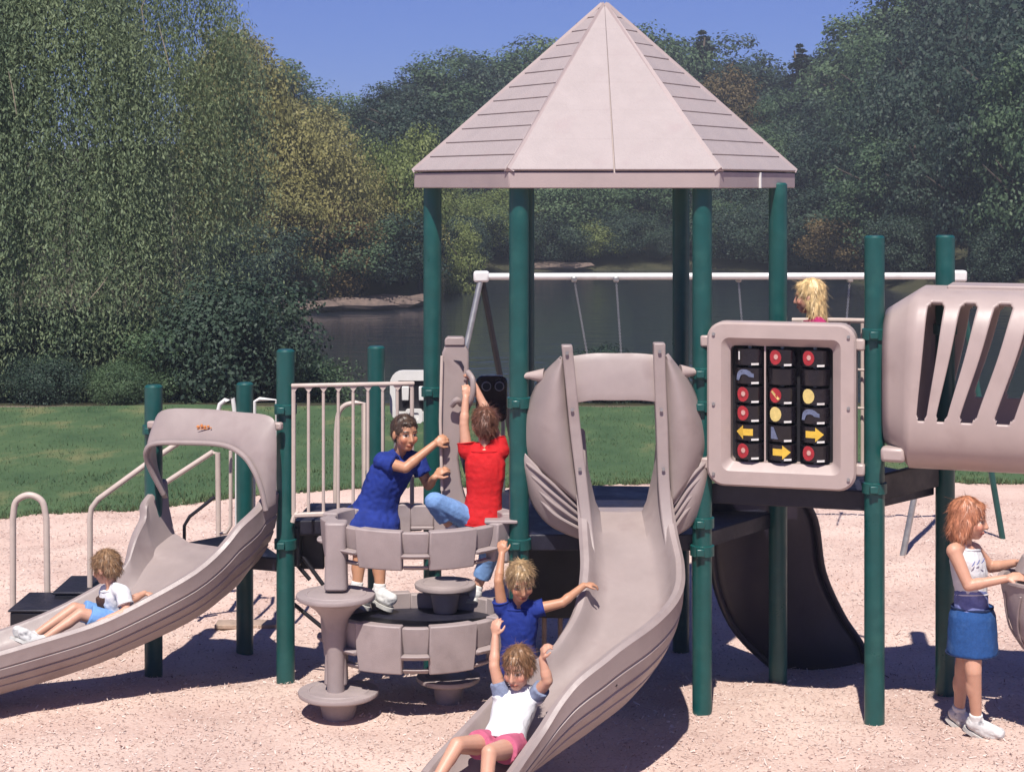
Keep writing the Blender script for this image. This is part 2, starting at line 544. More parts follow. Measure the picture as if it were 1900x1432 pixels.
# loose wood fibre on the play surface (stuff)
def chips():
    n = 130000
    x = rng.uniform(-5.6, 5.6, n); y = 6.6 + (17.5 - 6.6) * rng.random(n) ** 1.45
    z = np.array([gz(a, b) for a, b in zip(x, y)])
    L = rng.uniform(0.004, 0.012, n) + 0.022 * (rng.random(n) < 0.05) * rng.random(n); W = rng.uniform(0.0018, 0.0045, n)
    a = rng.uniform(0, 2 * math.pi, n); tilt = rng.normal(0, 0.35, n); roll = rng.normal(0, 0.5, n)
    d = np.stack([np.cos(a) * np.cos(tilt), np.sin(a) * np.cos(tilt), np.sin(tilt)], -1)
    s = np.stack([-np.sin(a) * np.cos(roll), np.cos(a) * np.cos(roll), np.sin(roll)], -1)
    c = np.stack([x, y, z + 0.004 + np.abs(np.sin(tilt)) * L * 0.8 + np.abs(np.sin(roll)) * W], -1)
    vs = np.stack([c - d * L[:, None] - s * W[:, None], c + d * L[:, None] - s * W[:, None] * .6, c + d * L[:, None] * .9 + s * W[:, None], c - d * L[:, None] + s * W[:, None] * .8], 1)
    me = fast_mesh('wood_chips', vs.reshape(-1, 3), np.arange(n * 4).reshape(-1, 4))
    tinted(me, rng.random(n))
    m, nn, l, b = new_mat('wood_chip')
    at = nn.new('ShaderNodeAttribute'); at.attribute_name = 'tint'
    r = nn.new('ShaderNodeValToRGB'); e = r.color_ramp.elements
    e[0].color = (0.168, 0.084, 0.067, 1); e[1].color = (0.650, 0.530, 0.475, 1)
    q = e.new(0.16); q.color = (0.462, 0.319, 0.269, 1)
    q = e.new(0.6); q.color = (0.580, 0.460, 0.405, 1)
    l.new(at.outputs['Fac'], r.inputs[0]); l.new(r.outputs[0], b.inputs['Base Color']); b.inputs['Roughness'].default_value = 0.9
    me.materials.append(m)
    o = link(bpy.data.objects.new('wood_chips', me))
    tag(o, 'loose pinkish tan wood fibre strewn over the playground surface', 'wood chips', kind='stuff')


chips()

# lake
def lake():
    m, n, l, b = new_mat('lake_water')
    b.inputs['Base Color'].default_value = (0.016, 0.020, 0.030, 1)
    b.inputs['Roughness'].default_value = 0.06
    b.inputs['IOR'].default_value = 1.33
    tc = n.new('ShaderNodeTexCoord')
    mp = n.new('ShaderNodeMapping'); mp.inputs['Scale'].default_value = (0.5, 1.6, 1)
    l.new(tc.outputs['Object'], mp.inputs[0])
    nz = n.new('ShaderNodeTexNoise'); nz.inputs['Scale'].default_value = 1.2; nz.inputs['Detail'].default_value = 6
    l.new(mp.outputs[0], nz.inputs['Vector'])
    bp = n.new('ShaderNodeBump'); bp.inputs['Strength'].default_value = 0.3; bp.inputs['Distance'].default_value = 0.08
    l.new(nz.outputs[0], bp.inputs['Height']); l.new(bp.outputs[0], b.inputs['Normal'])
    MB().add([(-140, 26, LAKE_Z), (140, 26, LAKE_Z), (140, 100, LAKE_Z), (-140, 100, LAKE_Z)], [(0, 1, 2, 3)]).build('lake', m, smooth=False)['kind'] = 'structure'


lake()

# ------------------------------------------------------------------ vegetation
def leaves(centers, normals, L, W, flop=0.6):
    """rhombus leaves: arrays (n,3)"""
    n = len(centers)
    rnd = rng.normal(0, 1, (n, 3))
    nn = normals + rnd * flop
    nn /= np.linalg.norm(nn, axis=1)[:, None] + 1e-9
    t = np.cross(nn, rng.normal(0, 1, (n, 3)))
    t /= np.linalg.norm(t, axis=1)[:, None] + 1e-9
    s = np.cross(nn, t)
    L = np.asarray(L)[:, None] if np.ndim(L) else L
    W = np.asarray(W)[:, None] if np.ndim(W) else W
    return np.stack([centers - t * L, centers + s * W, centers + t * L, centers - s * W], 1)


def leaf_mesh(name, quads, tint, m):
    me = fast_mesh(name, quads.reshape(-1, 3), np.arange(len(quads) * 4).reshape(-1, 4))
    tinted(me, tint)
    me.materials.append(m)
    return me


def crown_broad(seed, n_cl, per, shape, leaf):
    """unit-height tree (trunk foot at 0, top at 1)"""
    r = np.random.default_rng(seed)
    rx, zc, rz = shape
    cen, nor, tin = [], [], []
    for i in range(n_cl):
        d = r.normal(0, 1, 3); d /= np.linalg.norm(d)
        rad = r.random() ** 0.35
        wob = 1 + 0.22 * math.sin(3 * math.atan2(d[1], d[0]) + seed) + 0.15 * math.sin(5 * d[2] + seed * 2)
        c = np.array([d[0] * rx * rad * wob, d[1] * rx * rad * wob, zc + d[2] * rz * rad])
        s = r.uniform(0.26, 0.48) * rx
        q = r.normal(0, 1, (per, 3)); q /= np.linalg.norm(q, axis=1)[:, None]
        rr = r.random(per)[:, None] ** 0.33
        p = c + q * rr * np.array([s, s, s * 0.75])
        cen.append(p); nor.append(q * 0.8 + d * 0.5 + np.array([0, 0, 0.4]))
        tin.append(np.clip(0.45 + r.normal(0, 0.18) + r.normal(0, 0.16, per) + 0.10 * q[:, 2], 0, 1))
    cen, nor, tin = np.concatenate(cen), np.concatenate(nor), np.concatenate(tin)
    k = cen[:, 2] > 0.04
    cen, nor, tin = cen[k], nor[k], tin[k]
    Ls = r.uniform(0.7, 1.3, len(cen)) * leaf
    return leaves(cen, nor, Ls, Ls * 0.62), tin


def crown_conifer(seed, leaf=0.020):
    r = np.random.default_rng(seed)
    cen, nor, tin = [], [], []
    z = 0.10
    while z < 0.995:
        rad = (0.25 * (1 - z) ** 0.75 + 0.006) * r.uniform(.75, 1.15)
        nb = max(4, int(9 * (1 - z) + 3))
        for b in range(nb):
            a = r.uniform(0, 6.283); L = rad * r.uniform(0.65, 1.2)
            k = int(40 + 130 * (1 - z))
            t = r.random(k) ** 0.7
            w = 0.055 * (1 - t * 0.6) * (1.02 - z)
            p = np.stack([np.cos(a) * L * t, np.sin(a) * L * t, z - 0.22 * L * t * (0.5 + t)], -1) + r.normal(0, 1, (k, 3)) * np.array([1, 1, 0.45]) * w[:, None] * 0.45
            cen.append(p); nor.append(np.tile([np.cos(a) * .5, np.sin(a) * .5, .8], (k, 1))); tin.append(np.clip(r.normal(.4, .12) + r.normal(0, .15, k), 0, 1))
        z += r.uniform(0.022, 0.04)
    cen, nor, tin = np.concatenate(cen), np.concatenate(nor), np.concatenate(tin)
    Ls = r.uniform(.7, 1.3, len(cen)) * leaf
    return leaves(cen, nor, Ls, Ls * 0.5), tin


def trunk_mesh(seed, rad, top, limbs):
    r = random.Random(seed)
    b = MB()
    pts = [V((0, 0, -0.06)), V((0, 0, 0.05)), V((r.uniform(-.02, .02), r.uniform(-.02, .02), top * .5)), V((r.uniform(-.04, .04), r.uniform(-.04, .04), top))]
    b.tube(pts, [rad * 1.5, rad * 1.1, rad * .8, rad * .3], 8)
    for i in range(limbs):
        z = top * r.uniform(.3, .85); a = r.uniform(0, 6.283); L = r.uniform(.15, .32)
        p0 = V((0, 0, z)); b.tube([p0, p0 + V((math.cos(a) * L * .5, math.sin(a) * L * .5, L * .45)), p0 + V((math.cos(a) * L, math.sin(a) * L, L * .7))], [rad * .5, rad * .33, rad * .1], 6)
    me = bpy.data.meshes.new('trunk'); me.from_pydata([tuple(v) for v in b.v], [], b.f)
    me.polygons.foreach_set('use_smooth', [True] * len(me.polygons))
    me.materials.append(M['bark'])
    return me


PROTO = {}
for key, n_cl, per, shape, leaf in (('a', 85, 130, (0.33, 0.57, 0.37), 0.013), ('b', 95, 125, (0.27, 0.55, 0.42), 0.0125),
                                     ('c', 75, 140, (0.38, 0.56, 0.36), 0.0135), ('d', 90, 125, (0.30, 0.50, 0.44), 0.0125)):
    PROTO[key] = (crown_broad(ord(key), n_cl, per, shape, leaf), trunk_mesh(ord(key), 0.022, 0.75, 7))
PROTO['e'] = (crown_broad(101, 120, 130, (0.36, 0.47, 0.46), 0.0125), trunk_mesh(101, 0.022, 0.7, 7))
PROTO['g'] = (crown_broad(104, 120, 130, (0.44, 0.46, 0.45), 0.013), trunk_mesh(104, 0.022, 0.7, 7))
for key in ('p', 'q'):
    PROTO[key] = (crown_conifer(ord(key)), trunk_mesh(ord(key), 0.014, 0.95, 0))
PROTO['s'] = (crown_broad(77, 60, 260, (0.55, 0.48, 0.46), 0.0165), trunk_mesh(77, 0.018, 0.6, 6))
PROTO['t'] = (crown_broad(79, 70, 260, (0.75, 0.46, 0.44), 0.0175), trunk_mesh(79, 0.018, 0.6, 6))
CROWN = {}


def tree(name, proto, leafm, x, y, h, wide, label, cat, group=None, z=None):
    (q, t), tr = PROTO[proto]
    if (proto, leafm) not in CROWN:
        CROWN[(proto, leafm)] = leaf_mesh('crown', q, t, M[leafm])
    z = gz(x, y) if z is None else z
    o = thing(name, (x, y, z), label, cat, group, random.uniform(0, 6.28))
    o.scale = (h * wide, h * wide, h)
    c = link(bpy.data.objects.new('crown', CROWN[(proto, leafm)]), o)
    s = link(bpy.data.objects.new('trunk' if cat == 'tree' else 'stem', tr), o)
    return o


SKY_U = [300, 440, 540, 640, 760, 830, 900, 980, 1060, 1120, 1200, 1245, 1290, 1350, 1400, 1450, 1495, 1530, 1560, 1610, 1660, 1720, 1900, 2100]
SKY_Y = [20, 45, 118, 175, 112, 95, 72, 60, 42, 40, 26, 40, 66, 44, 92, 106, 78, 92, 40, 5, -40, -90, -150, -150]
COLS = [(455, 'right beside the willow'), (560, 'a little off the willow'), (665, 'well left of the roof'), (765, 'just left of roof'),
        (850, 'behind roof left corner'), (945, 'behind roof left slope'), (1045, 'behind roof middle left'), (1150, 'behind the roof middle'),
        (1250, 'behind roof middle right'), (1350, 'behind roof right slope'), (1440, 'behind roof right corner'), (1530, 'just right of roof'),
        (1620, 'above activity panel post'), (1710, 'above tunnel left end'), (1800, 'above the tunnel'), (1890, 'above tunnel right end')]
KIND = {'leaf_olive': 'olive leafy tree', 'leaf_green': 'mid green leafy tree', 'leaf_dark': 'dark green leafy tree', 'leaf_fresh': 'yellow green leafy tree',
        'leaf_needle': 'dark pointed conifer', 'leaf_russet': 'brownish russet leafy tree'}
ROWS = ['by the far waterline', 'on the lower far slope', 'on the upper far slope', 'on the far skyline', 'behind the far skyline trees']
rt = random.Random(5)
for ci, (u0, where) in enumerate(COLS):
    for row in range(5):
        u = u0 + (0, -42, 0, -42, 4)[row] + rt.uniform(-14, 14)
        S = shore(u)
        d = S + (3.0, 11, 22, 36, 43)[row] + rt.uniform(-1.5, 1.5)
        x = (u - 950) * d / 3200
        z0 = gz(x, d)
        ytop = float(np.interp(u, SKY_U, SKY_Y))
        if row == 4: yt = ytop + rt.uniform(-2, 22)
        elif row == 3: yt = ytop + rt.uniform(-6, 10)
        elif row == 2: yt = ytop + 60 + rt.uniform(-20, 35)
        elif row == 1: yt = ytop + 150 + rt.uniform(-40, 40)
        else: yt = ytop + 245 + rt.uniform(-35, 30)
        if u < 800 and row == 0: yt = rt.uniform(300, 350)
        if u < 620: yt = min(yt, ytop + 20 + 60 * max(0, 3 - row))
        if u > 1560: yt = min(yt, ytop + 45 + 85 * max(0, 3 - row))
        h = CAM_H + (HORIZON - yt) * d / 3200 - z0
        h = max(h, 3.0)
        pr = rt.choice('abcd') if row > 1 else rt.choice('egd')
        if u < 620: lm = rt.choice(['leaf_olive', 'leaf_olive', 'leaf_green'])
        elif u < 800: lm = 'leaf_dark' if row >= 2 else rt.choice(['leaf_olive', 'leaf_fresh', 'leaf_olive'])
        elif u < 960: lm = ['leaf_fresh', 'leaf_green', 'leaf_dark', 'leaf_green', 'leaf_dark'][row]
        elif u < 1300: lm = ['leaf_green', 'leaf_dark', 'leaf_dark', 'leaf_green', 'leaf_dark'][row]
        elif u < 1480: lm = ['leaf_dark', 'leaf_green', 'leaf_russet' if ci % 2 else 'leaf_green', 'leaf_dark', 'leaf_dark'][row]
        else: lm = rt.choice(['leaf_dark', 'leaf_dark', 'leaf_dark', 'leaf_green'])
        wide = (d * (115 if row < 3 else 135) / 3200 * rt.uniform(1.05, 1.35)) / (0.62 * h)
        wide = min(max(wide, 0.6), 1.35)
        if u > 1500: wide *= 1.15
        nm = 'leafy_tree'
        if row == 3 and ci in (9, 11):
            pr, lm, wide, h = 'p', 'leaf_needle', 1.5, h * 1.02
        if lm == 'leaf_needle':
            pr = rt.choice('pq'); nm = 'conifer_tree'; wide = max(wide, 1.2)
        tree(nm, pr, lm, x, d, h, wide, KIND[lm] + ' ' + ROWS[row] + ', ' + where, 'tree', 'trees on the far shore')

# the wood goes on beyond both sides of the view as one mass
def side_wood():
    qs, ts = [], []
    for u in list(range(1990, 2900, 75)) + list(range(-1000, -80, 95)):
        for row in (0, 1):
            d = shore(u) + (5, 19)[row] + rt.uniform(-2, 2); x = (u + 30 * row - 950) * d / 3200
            h = rt.uniform(9, 12) + 3 * row
            (q, t), _ = PROTO[rt.choice('egd')]
            k = slice(None, None, 2)
            qs.append(q[k] * np.array([h * .95, h * .95, h]) * 1.0 + np.array([x, d, gz(x, d)])); ts.append(t[k])
    o = link(bpy.data.objects.new('wood', leaf_mesh('wood', np.concatenate(qs), np.concatenate(ts), M['leaf_dark'])))
    tag(o, 'dark green wood continuing along the far shore past both edges', 'wood', kind='stuff')


side_wood()

# large olive and yellow green trees standing nearest on the left bank
for u, d, yt, lm, wpx, lab in [(425, 58.5, 30, 'leaf_olive', 175, 'tallest olive tree, directly right of the willow crown'), (500, 60.0, 82, 'leaf_olive', 165, 'tall olive tree second from the willow crown'),
                               (565, 59.0, 165, 'leaf_olive', 150, 'olive tree whose top meets the sky gap left of the roof'), (625, 60.0, 235, 'leaf_olive', 140, 'rounded olive tree below the sky gap left of the roof'),
                               (520, 58.0, 290, 'leaf_olive', 150, 'shorter olive tree above the dark shrub by the water'), (600, 58.6, 350, 'leaf_russet', 130, 'low brownish tree on the left bank above the bare shore'),
                               (675, 61.0, 330, 'leaf_olive', 130, 'low olive tree behind the short green post top'), (715, 62.5, 222, 'leaf_fresh', 130, 'bright yellow green tree nearest the roof left corner'),
                               (775, 63.5, 215, 'leaf_fresh', 120, 'yellow green tree partly behind the roof left corner'), (750, 62.0, 380, 'leaf_olive', 120, 'low olive tree left of the leftmost tower post'), (858, 67.5, 395, 'leaf_fresh', 90, 'small yellow green tree between the two left tower posts')]:
    x = (u - 950) * d / 3200
    h = CAM_H + (HORIZON - yt) * d / 3200 - gz(x, d)
    tree('leafy_tree', rt.choice('egd'), lm, x, d, h, min(max(wpx * d / 3200 / (.70 * h), .5), 1.5), lab, 'tree', 'trees on the near left bank')

# low shrubs along the far waterline
BUSH_AT = [(470, 'beside the willow edge', 'leaf_dark'), (540, 'above the bare bank left of the tower', 'leaf_dark'), (610, 'on the bare bank left of the tower', 'leaf_green'),
           (680, 'behind the short green post top', 'leaf_dark'), (745, 'just left of the leftmost tower post', 'leaf_dark'), (850, 'between the two left tower posts', 'leaf_dark'),
           (915, 'above the left end of the swing beam', 'leaf_green'), (1010, 'right of the front left tower post', 'leaf_dark'), (1095, 'above the two swing hangers', 'leaf_fresh'),
           (1165, 'right of the two swing hangers', 'leaf_dark'), (1225, 'beside the rear tower post', 'leaf_dark'), (1375, 'between the right tower posts', 'leaf_dark'),
           (575, 'right of the dark shrub on the bare bank', 'leaf_green'), (640, 'left of the short green post top', 'leaf_dark'), (712, 'right of the short green post top', 'leaf_dark'),
           (880, 'left of the swing beam end', 'leaf_dark'), (945, 'hugging the front left tower post', 'leaf_dark'), (1050, 'above the left swing hanger', 'leaf_dark'), (1130, 'above the right swing hanger', 'leaf_dark'),
           (1285, 'hugging the front right tower post', 'leaf_dark'), (1330, 'just right of the front right tower post', 'leaf_green'), (1420, 'hugging the right tower post', 'leaf_dark'), (1460, 'left of the blonde child', 'leaf_dark'),
           (1500, 'above the blonde child', 'leaf_dark'), (1570, 'left of the tall right post', 'leaf_russet'), (1680, 'above the tunnel mouth', 'leaf_dark'), (1850, 'above the tunnel slots', 'leaf_dark')]
for u, where, lm in BUSH_AT:
    d = shore(u) + 0.6 + rt.uniform(-.3, .6); x = (u - 950) * d / 3200
    tree('shore_bush', rt.choice('st'), lm, x, d, rt.uniform(1.9, 3.1), rt.uniform(.9, 1.3), ('russet' if lm == 'leaf_russet' else 'low green') + ' waterside bush ' + where, 'bush', 'bushes along the far waterline')

# shrubs at the back of the lawn, on the left
SHR = [(425, 27.0, 2.35, 's', 'leaf_dark', 'tall dark leafy shrub behind the left slide canopy'),
       (462, 27.4, 1.8, 's', 'leaf_dark', 'dark shrub left of the railing corner post'),
       (574, 28.5, 1.5, 's', 'leaf_green', 'small bright green shrub right of the railing corner post'),
       (345, 26.8, 1.5, 's', 'leaf_green', 'dark green shrub above the shorter left slide post'),
       (55, 27.6, 2.0, 's', 'leaf_green', 'leafy shrub under the willow nearest the left margin'),
       (140, 28.0, 2.2, 's', 'leaf_dark', 'taller dark shrub under the middle of the willow'),
       (235, 27.8, 2.0, 's', 'leaf_green', 'leafy shrub under the right half of the willow'),
       (225, 25.6, 0.7, 't', 'leaf_green', 'low green shrub at the lawn back edge under the willow'),
       (85, 25.7, 0.8, 't', 'leaf_dark', 'low dark shrub at the lawn back edge near the left margin'),
       (1120, 26.0, 0.95, 't', 'leaf_dark', 'low dark shrub at the lawn back edge seen through the spiral slide'),
       (1180, 26.3, 0.85, 't', 'leaf_dark', 'second low shrub seen through the spiral slide opening')]
for u, d, h, pr, lm, lab in SHR:
    tree('lawn_shrub', pr, lm, (u - 950) * d / 3200, d, h, rt.uniform(.95, 1.15), lab, 'shrub', z=gz((u - 950) * d / 3200, d) - .05)


# the great weeping willow on the left
def willow():
    cx, cy = -9.0, 29.0
    o = thing('willow_tree', (cx, cy, gz(cx, cy)), 'huge weeping willow with hanging olive green strands filling the left', 'tree')
    r = np.random.default_rng(3)
    b = MB()
    b.tube([(cx, cy, -1), (cx + .1, cy, 1.2), (cx - .1, cy + .1, 3.2), (cx + .1, cy, 5.4)], [.55, .42, .34, .2], 12)
    lim = []
    for i in range(16):
        a = i / 16 * 6.283 + r.uniform(-.15, .15); L = r.uniform(2.2, 4.0); z0 = r.uniform(2.2, 4.6); zt = r.uniform(5.5, 9.0)
        pts = [V((cx, cy, z0)), V((cx + math.cos(a) * L * .4, cy + math.sin(a) * L * .4, z0 + (zt - z0) * .7)), V((cx + math.cos(a) * L * .75, cy + math.sin(a) * L * .75, zt)), V((cx + math.cos(a) * L, cy + math.sin(a) * L, zt - .3))]
        b.tube(pts, [.16, .1, .06, .02], 7); lim.append(pts)
    b.build('trunk', M['bark'], o)
    for i in range(18):         # pale bare twigs among the strands
        a = r.uniform(3.4, 6.0); q = r.uniform(.9, 1.02) * 3.9
        p0 = V((cx + math.cos(a) * q, cy + math.sin(a) * q, r.uniform(1.2, 6.4)))
        p1 = p0 + V((r.normal(0, .18), -.05, r.uniform(.3, .8)))
        MB().tube([p0, p0.lerp(p1, .5) + V((r.normal(0, .05), 0, 0)), p1], [.006, .009, .004], 5).build('twig', M['twig'], o)
    cen, nor, tin, Ls = [], [], [], []
    for i in range(10500):
        a = r.uniform(0, 6.283); q = math.sqrt(r.random())
        # dome of start points; skip the far back where nothing shows
        if math.sin(a) * q > 0.25: continue
        lob = 1 + 0.13 * math.sin(a * 3 + 1.0) + 0.08 * math.sin(a * 7)
        rad = q * 3.75 * lob
        top = 9.4 - 4.4 * q ** 2.6 + r.normal(0, .35) + .5 * math.sin(a * 5)
        if q > .45 and r.random() < .6: top -= r.random() ** 1.2 * max(0, top - 2.6)
        ln = r.uniform(1.4, 4.6) * (0.45 + q * .75)
        n = int(ln / .037)
        s = np.linspace(0, 1, n)
        out = r.uniform(.15, .7) * np.sqrt(s)
        px = cx + math.cos(a) * (rad + out) + r.normal(0, .05) * s; py = cy + math.sin(a) * (rad + out) + r.normal(0, .05) * s
        sw = r.normal(0, .16)
        pz = top - ln * s ** 1.15 + .25 * np.sin(s * 3.1) * .6
        p = np.stack([px + sw * s * s, py, pz], -1) + r.normal(0, .045, (n, 3))
        k = p[:, 2] > 0.0
        p = p[k]
        if not len(p): continue
        cen.append(p); nor.append(np.tile([math.cos(a), math.sin(a), .25], (len(p), 1)))
        base = np.clip(.42 + r.normal(0, .10) + .45 * noise.noise(V((px[0] * .55, py[0] * .3, float(pz[0]) * .45))) + .05 * (px[0] - cx), .03, .97)
        tin.append(np.clip(base + r.normal(0, .1, len(p)), 0, 1))
    cen, nor, tin = np.concatenate(cen), np.concatenate(nor), np.concatenate(tin)
    n = len(cen)
    nn = nor + r.normal(0, .7, (n, 3)); nn /= np.linalg.norm(nn, axis=1)[:, None]
    t = np.tile([0, 0, -1.0], (n, 1)) + r.normal(0, .38, (n, 3)); t -= nn * np.sum(t * nn, 1)[:, None]; t /= np.linalg.norm(t, axis=1)[:, None] + 1e-9
    s = np.cross(nn, t); L = r.uniform(.022, .052, n)[:, None]; W = L * .34
    q = np.stack([cen - t * L, cen + s * W, cen + t * L, cen - s * W], 1) - np.array(o.location)
    me = leaf_mesh('crown', q, tin, M['leaf_willow'])
    link(bpy.data.objects.new('crown', me), o)
    print('willow leaves', n)


willow()

# far bank: bare strip, rocks
rk = random.Random(8)
for i, (u, w, lab) in enumerate([(545, 1.4, 'pale flat rock at the far waterline, leftmost of the bank'), (600, 2.2, 'long tan bank rock at the far waterline left of the tower'), (665, 1.8, 'brown bank rock behind the short green post top'),
                                 (725, 1.2, 'small pale rock by the far waterline near the leftmost tower post'), (1022, 1.8, 'tan bank rock on the far shore under the roof')]):
    d = shore(u) - .4; x = (u - 950) * d / 3200
    b = MB(); b.ell((x, d, LAKE_Z + .18), (w * 1.2, .5, .24), None, 14, 8)
    for k, p in enumerate(b.v):
        b.v[k] = p + V((0, 0, 1)) * .14 * noise.noise(p * 1.7) + V((1, 0, 0)) * .3 * noise.noise(p * 1.1 + V((5, 0, 0)))
    tag(b.build('shore_rock', M['rock']), lab, 'rock', 'rocks along the far waterline')

# ================================================================== play structure
PR = 0.060   # post radius


def post(parent, x, y, ztop, collars=(), name='post'):
    z0 = gz(x, y) - 0.35
    o = MB().lathe((x, y, 0), [(PR, z0), (PR, ztop - .012), (PR - .012, ztop)], 28).build(name, M['green'], parent)
    for zc in collars:
        c = MB().lathe((x, y, zc), [(PR + .002, -.035), (PR + .014, -.03), (PR + .014, .03), (PR + .002, .035)], 28)
        c.build('collar', M['green'], o)
        MB().box((x - .02, y - PR - .022, zc), (.05, .03, .045)).build('clamp_bolt', M['green'], o, bevel=.006)
    return o


HEX_C = V((0.616, 11.49, 0))
PA = (0.043, 10.52); PB = (1.160, 10.52); PC = (1.735, 11.25); PD = (1.20, 12.25); PE = (0.10, 12.35); PF = (-0.530, 11.49)
DECK_Z = 1.07
tower = thing('play_tower', (HEX_C.x, HEX_C.y, 0), 'six sided roofed play tower with dark green posts in the centre', 'play tower')
for (x, y), cl in ((PA, (1.02, 1.88, .84)), (PB, (.98, 1.86, 2.06, 1.15)), (PC, (1.3,)), (PD, (1.0,)), (PE, (1.0,)), (PF, (1.0, 1.83))):
    post(tower, x, y, 3.22, cl)


def deck(parent, poly, z, name='deck', m='deck', th=.10, slats=True):
    o = MB().prism(poly, z - th, z).build(name, M[m], parent, bevel=.008, smooth=False)
    return o


def inset(poly, k):
    c = V((sum(p[0] for p in poly) / len(poly), sum(p[1] for p in poly) / len(poly)))
    return [tuple(c + (V(p) - c) * k) for p in poly]


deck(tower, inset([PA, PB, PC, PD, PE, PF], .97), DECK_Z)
# dark enclosure wall under the deck
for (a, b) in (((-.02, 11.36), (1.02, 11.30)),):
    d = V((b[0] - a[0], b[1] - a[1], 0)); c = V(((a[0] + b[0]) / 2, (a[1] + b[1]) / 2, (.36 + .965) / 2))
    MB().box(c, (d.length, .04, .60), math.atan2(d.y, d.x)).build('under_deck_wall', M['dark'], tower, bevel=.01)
# small brown ladder legs below the wall
for px in (1010, 1040):
    p = P(px, 1140, 11.4)
    MB().tube([(p.x, 11.42, .4), (p.x, 11.42, -.2)], .016, 8).build('strut', M['timber'], tower)


# roof
def hexpt(r, k, z, rot=0.0):
    a = R(60 * k + 240 + rot)      # k=0 front left, 1 front right, going round
    return V((HEX_C.x + r * math.cos(a), HEX_C.y + r * math.sin(a), z))


ROOF_R, Z_E0, Z_E1, Z_AP = 1.27, 3.185, 3.285, 4.395
rb = MB(); rb.loft([[hexpt(ROOF_R - .03, k, Z_E0 + .01) for k in range(6)], [hexpt(ROOF_R - .03, k, Z_E1 - .02) for k in range(6)], [hexpt(.02, k, Z_AP - .05) for k in range(6)]])
roof = rb.build('roof', M['roof_trim'], tower, sharp=20)
for k in range(6):
    a0, a1 = hexpt(ROOF_R, k, 0), hexpt(ROOF_R, k + 1, 0)
    n = ((a0 + a1) / 2 - V((HEX_C.x, HEX_C.y, 0))); n.normalize()
    # fascia board
    i0, i1 = a0 - n * .028, a1 - n * .028
    ring = lambda z: [V((a0.x, a0.y, z)), V((a1.x, a1.y, z)), V((i1.x, i1.y, z)), V((i0.x, i0.y, z))]
    MB().loft([ring(Z_E0), ring(Z_E1)]).build('fascia', M['roof_trim'], roof, bevel=.006, sharp=30)
    if k == 1:
        q = a0.lerp(a1, .5) + n * .004
        MB().box((q.x, q.y, (Z_E0 + Z_E1) / 2), (.012, .02, .098), math.atan2((a1 - a0).y, (a1 - a0).x)).build('joint_clip', M['white'], roof)
    # slope boards
    e0, e1 = V((a0.x, a0.y, Z_E1)), V((a1.x, a1.y, Z_E1))
    ap = V((HEX_C.x, HEX_C.y, Z_AP))
    sl = (ap - (e0 + e1) / 2); up = (e1 - e0).cross(sl).normalized()
    if up.z < 0: up = -up
    def board(u0, u1, v0, v1, lift0, lift1, th=.016):
        """quad on the slope: u across 0..1, v up 0..1"""
        def q(u, v, l): return (e0.lerp(e1, u)).lerp(ap, v) + up * l
        top = [q(u0, v0, lift0 + th), q(u1, v0, lift0 + th), q(u1, v1, lift1 + th), q(u0, v1, lift1 + th)]
        bot = [q(u0, v0, lift0), q(u1, v0, lift0), q(u1, v1, lift1), q(u0, v1, lift1)]
        MB().loft([bot, top]).build('roof_board', M['roof'], roof, bevel=.003, sharp=30)
    if k == 0:
        for i in range(6):      # front face: two broad smooth sheets, faintly lapped
            v0, v1 = i / 6, min((i + 1) / 6 + .004, .985)
            board(.004, .4965, v0, v1, .006, .0052); board(.5035, .996, v0, v1, .006, .0052)
    elif k in (1, 5):
        nb = 12
        for i in range(nb):
            v0, v1 = i / nb, min((i + 1) / nb + .012, .985)
            board(.012 + .01 * random.random(), .988 - .01 * random.random(), v0 + .002, v1 - .0135, .0045 + .002 * random.random(), .0025)
    else:
        for i in range(6):
            board(.01, .99, i / 6, min((i + 1) / 6 - .004, .985), .005, .003)
    # hip cap along the ridge
    o2 = a0 - V((HEX_C.x, HEX_C.y, 0)); o2.normalize()
    tng = V((-o2.y, o2.x, 0))
    r0, r1 = hexpt(ROOF_R + .002, k, Z_E1 + .004), ap + V((0, 0, .012)) + o2 * .012
    ridge_up = V((o2.x * .55, o2.y * .55, .83))
    MB().loft([[r0 - tng * .035 - ridge_up * .004, r0 + ridge_up * .026, r0 + tng * .035 - ridge_up * .004], [r1 - tng * .012, r1 + ridge_up * .02, r1 + tng * .012]]).build('hip_cap', M['roof_trim'], roof, sharp=25)
MB().lathe((HEX_C.x, HEX_C.y, Z_AP - .01), [(.05, -.04), (.03, .0), (.008, .02)], 12).build('finial', M['roof_trim'], roof)

# left low deck (three posts) ------------------------------------------------
LA = (-1.482, 11.29); LB = (-2.415, 11.62); LC = (-1.89, 12.20)
LOW_Z = 0.76
low = thing('low_deck', (-1.93, 11.7, 0), 'low triangular dark deck on green posts at the head of the left slide', 'play deck')
post(low, *LA, 2.13, (.86, 1.74)); post(low, *LB, 1.86, (1.56,)); post(low, *LC, 1.81, (1.55,))
deck(low, inset([LA, LB, LC], .98), LOW_Z, th=.09)
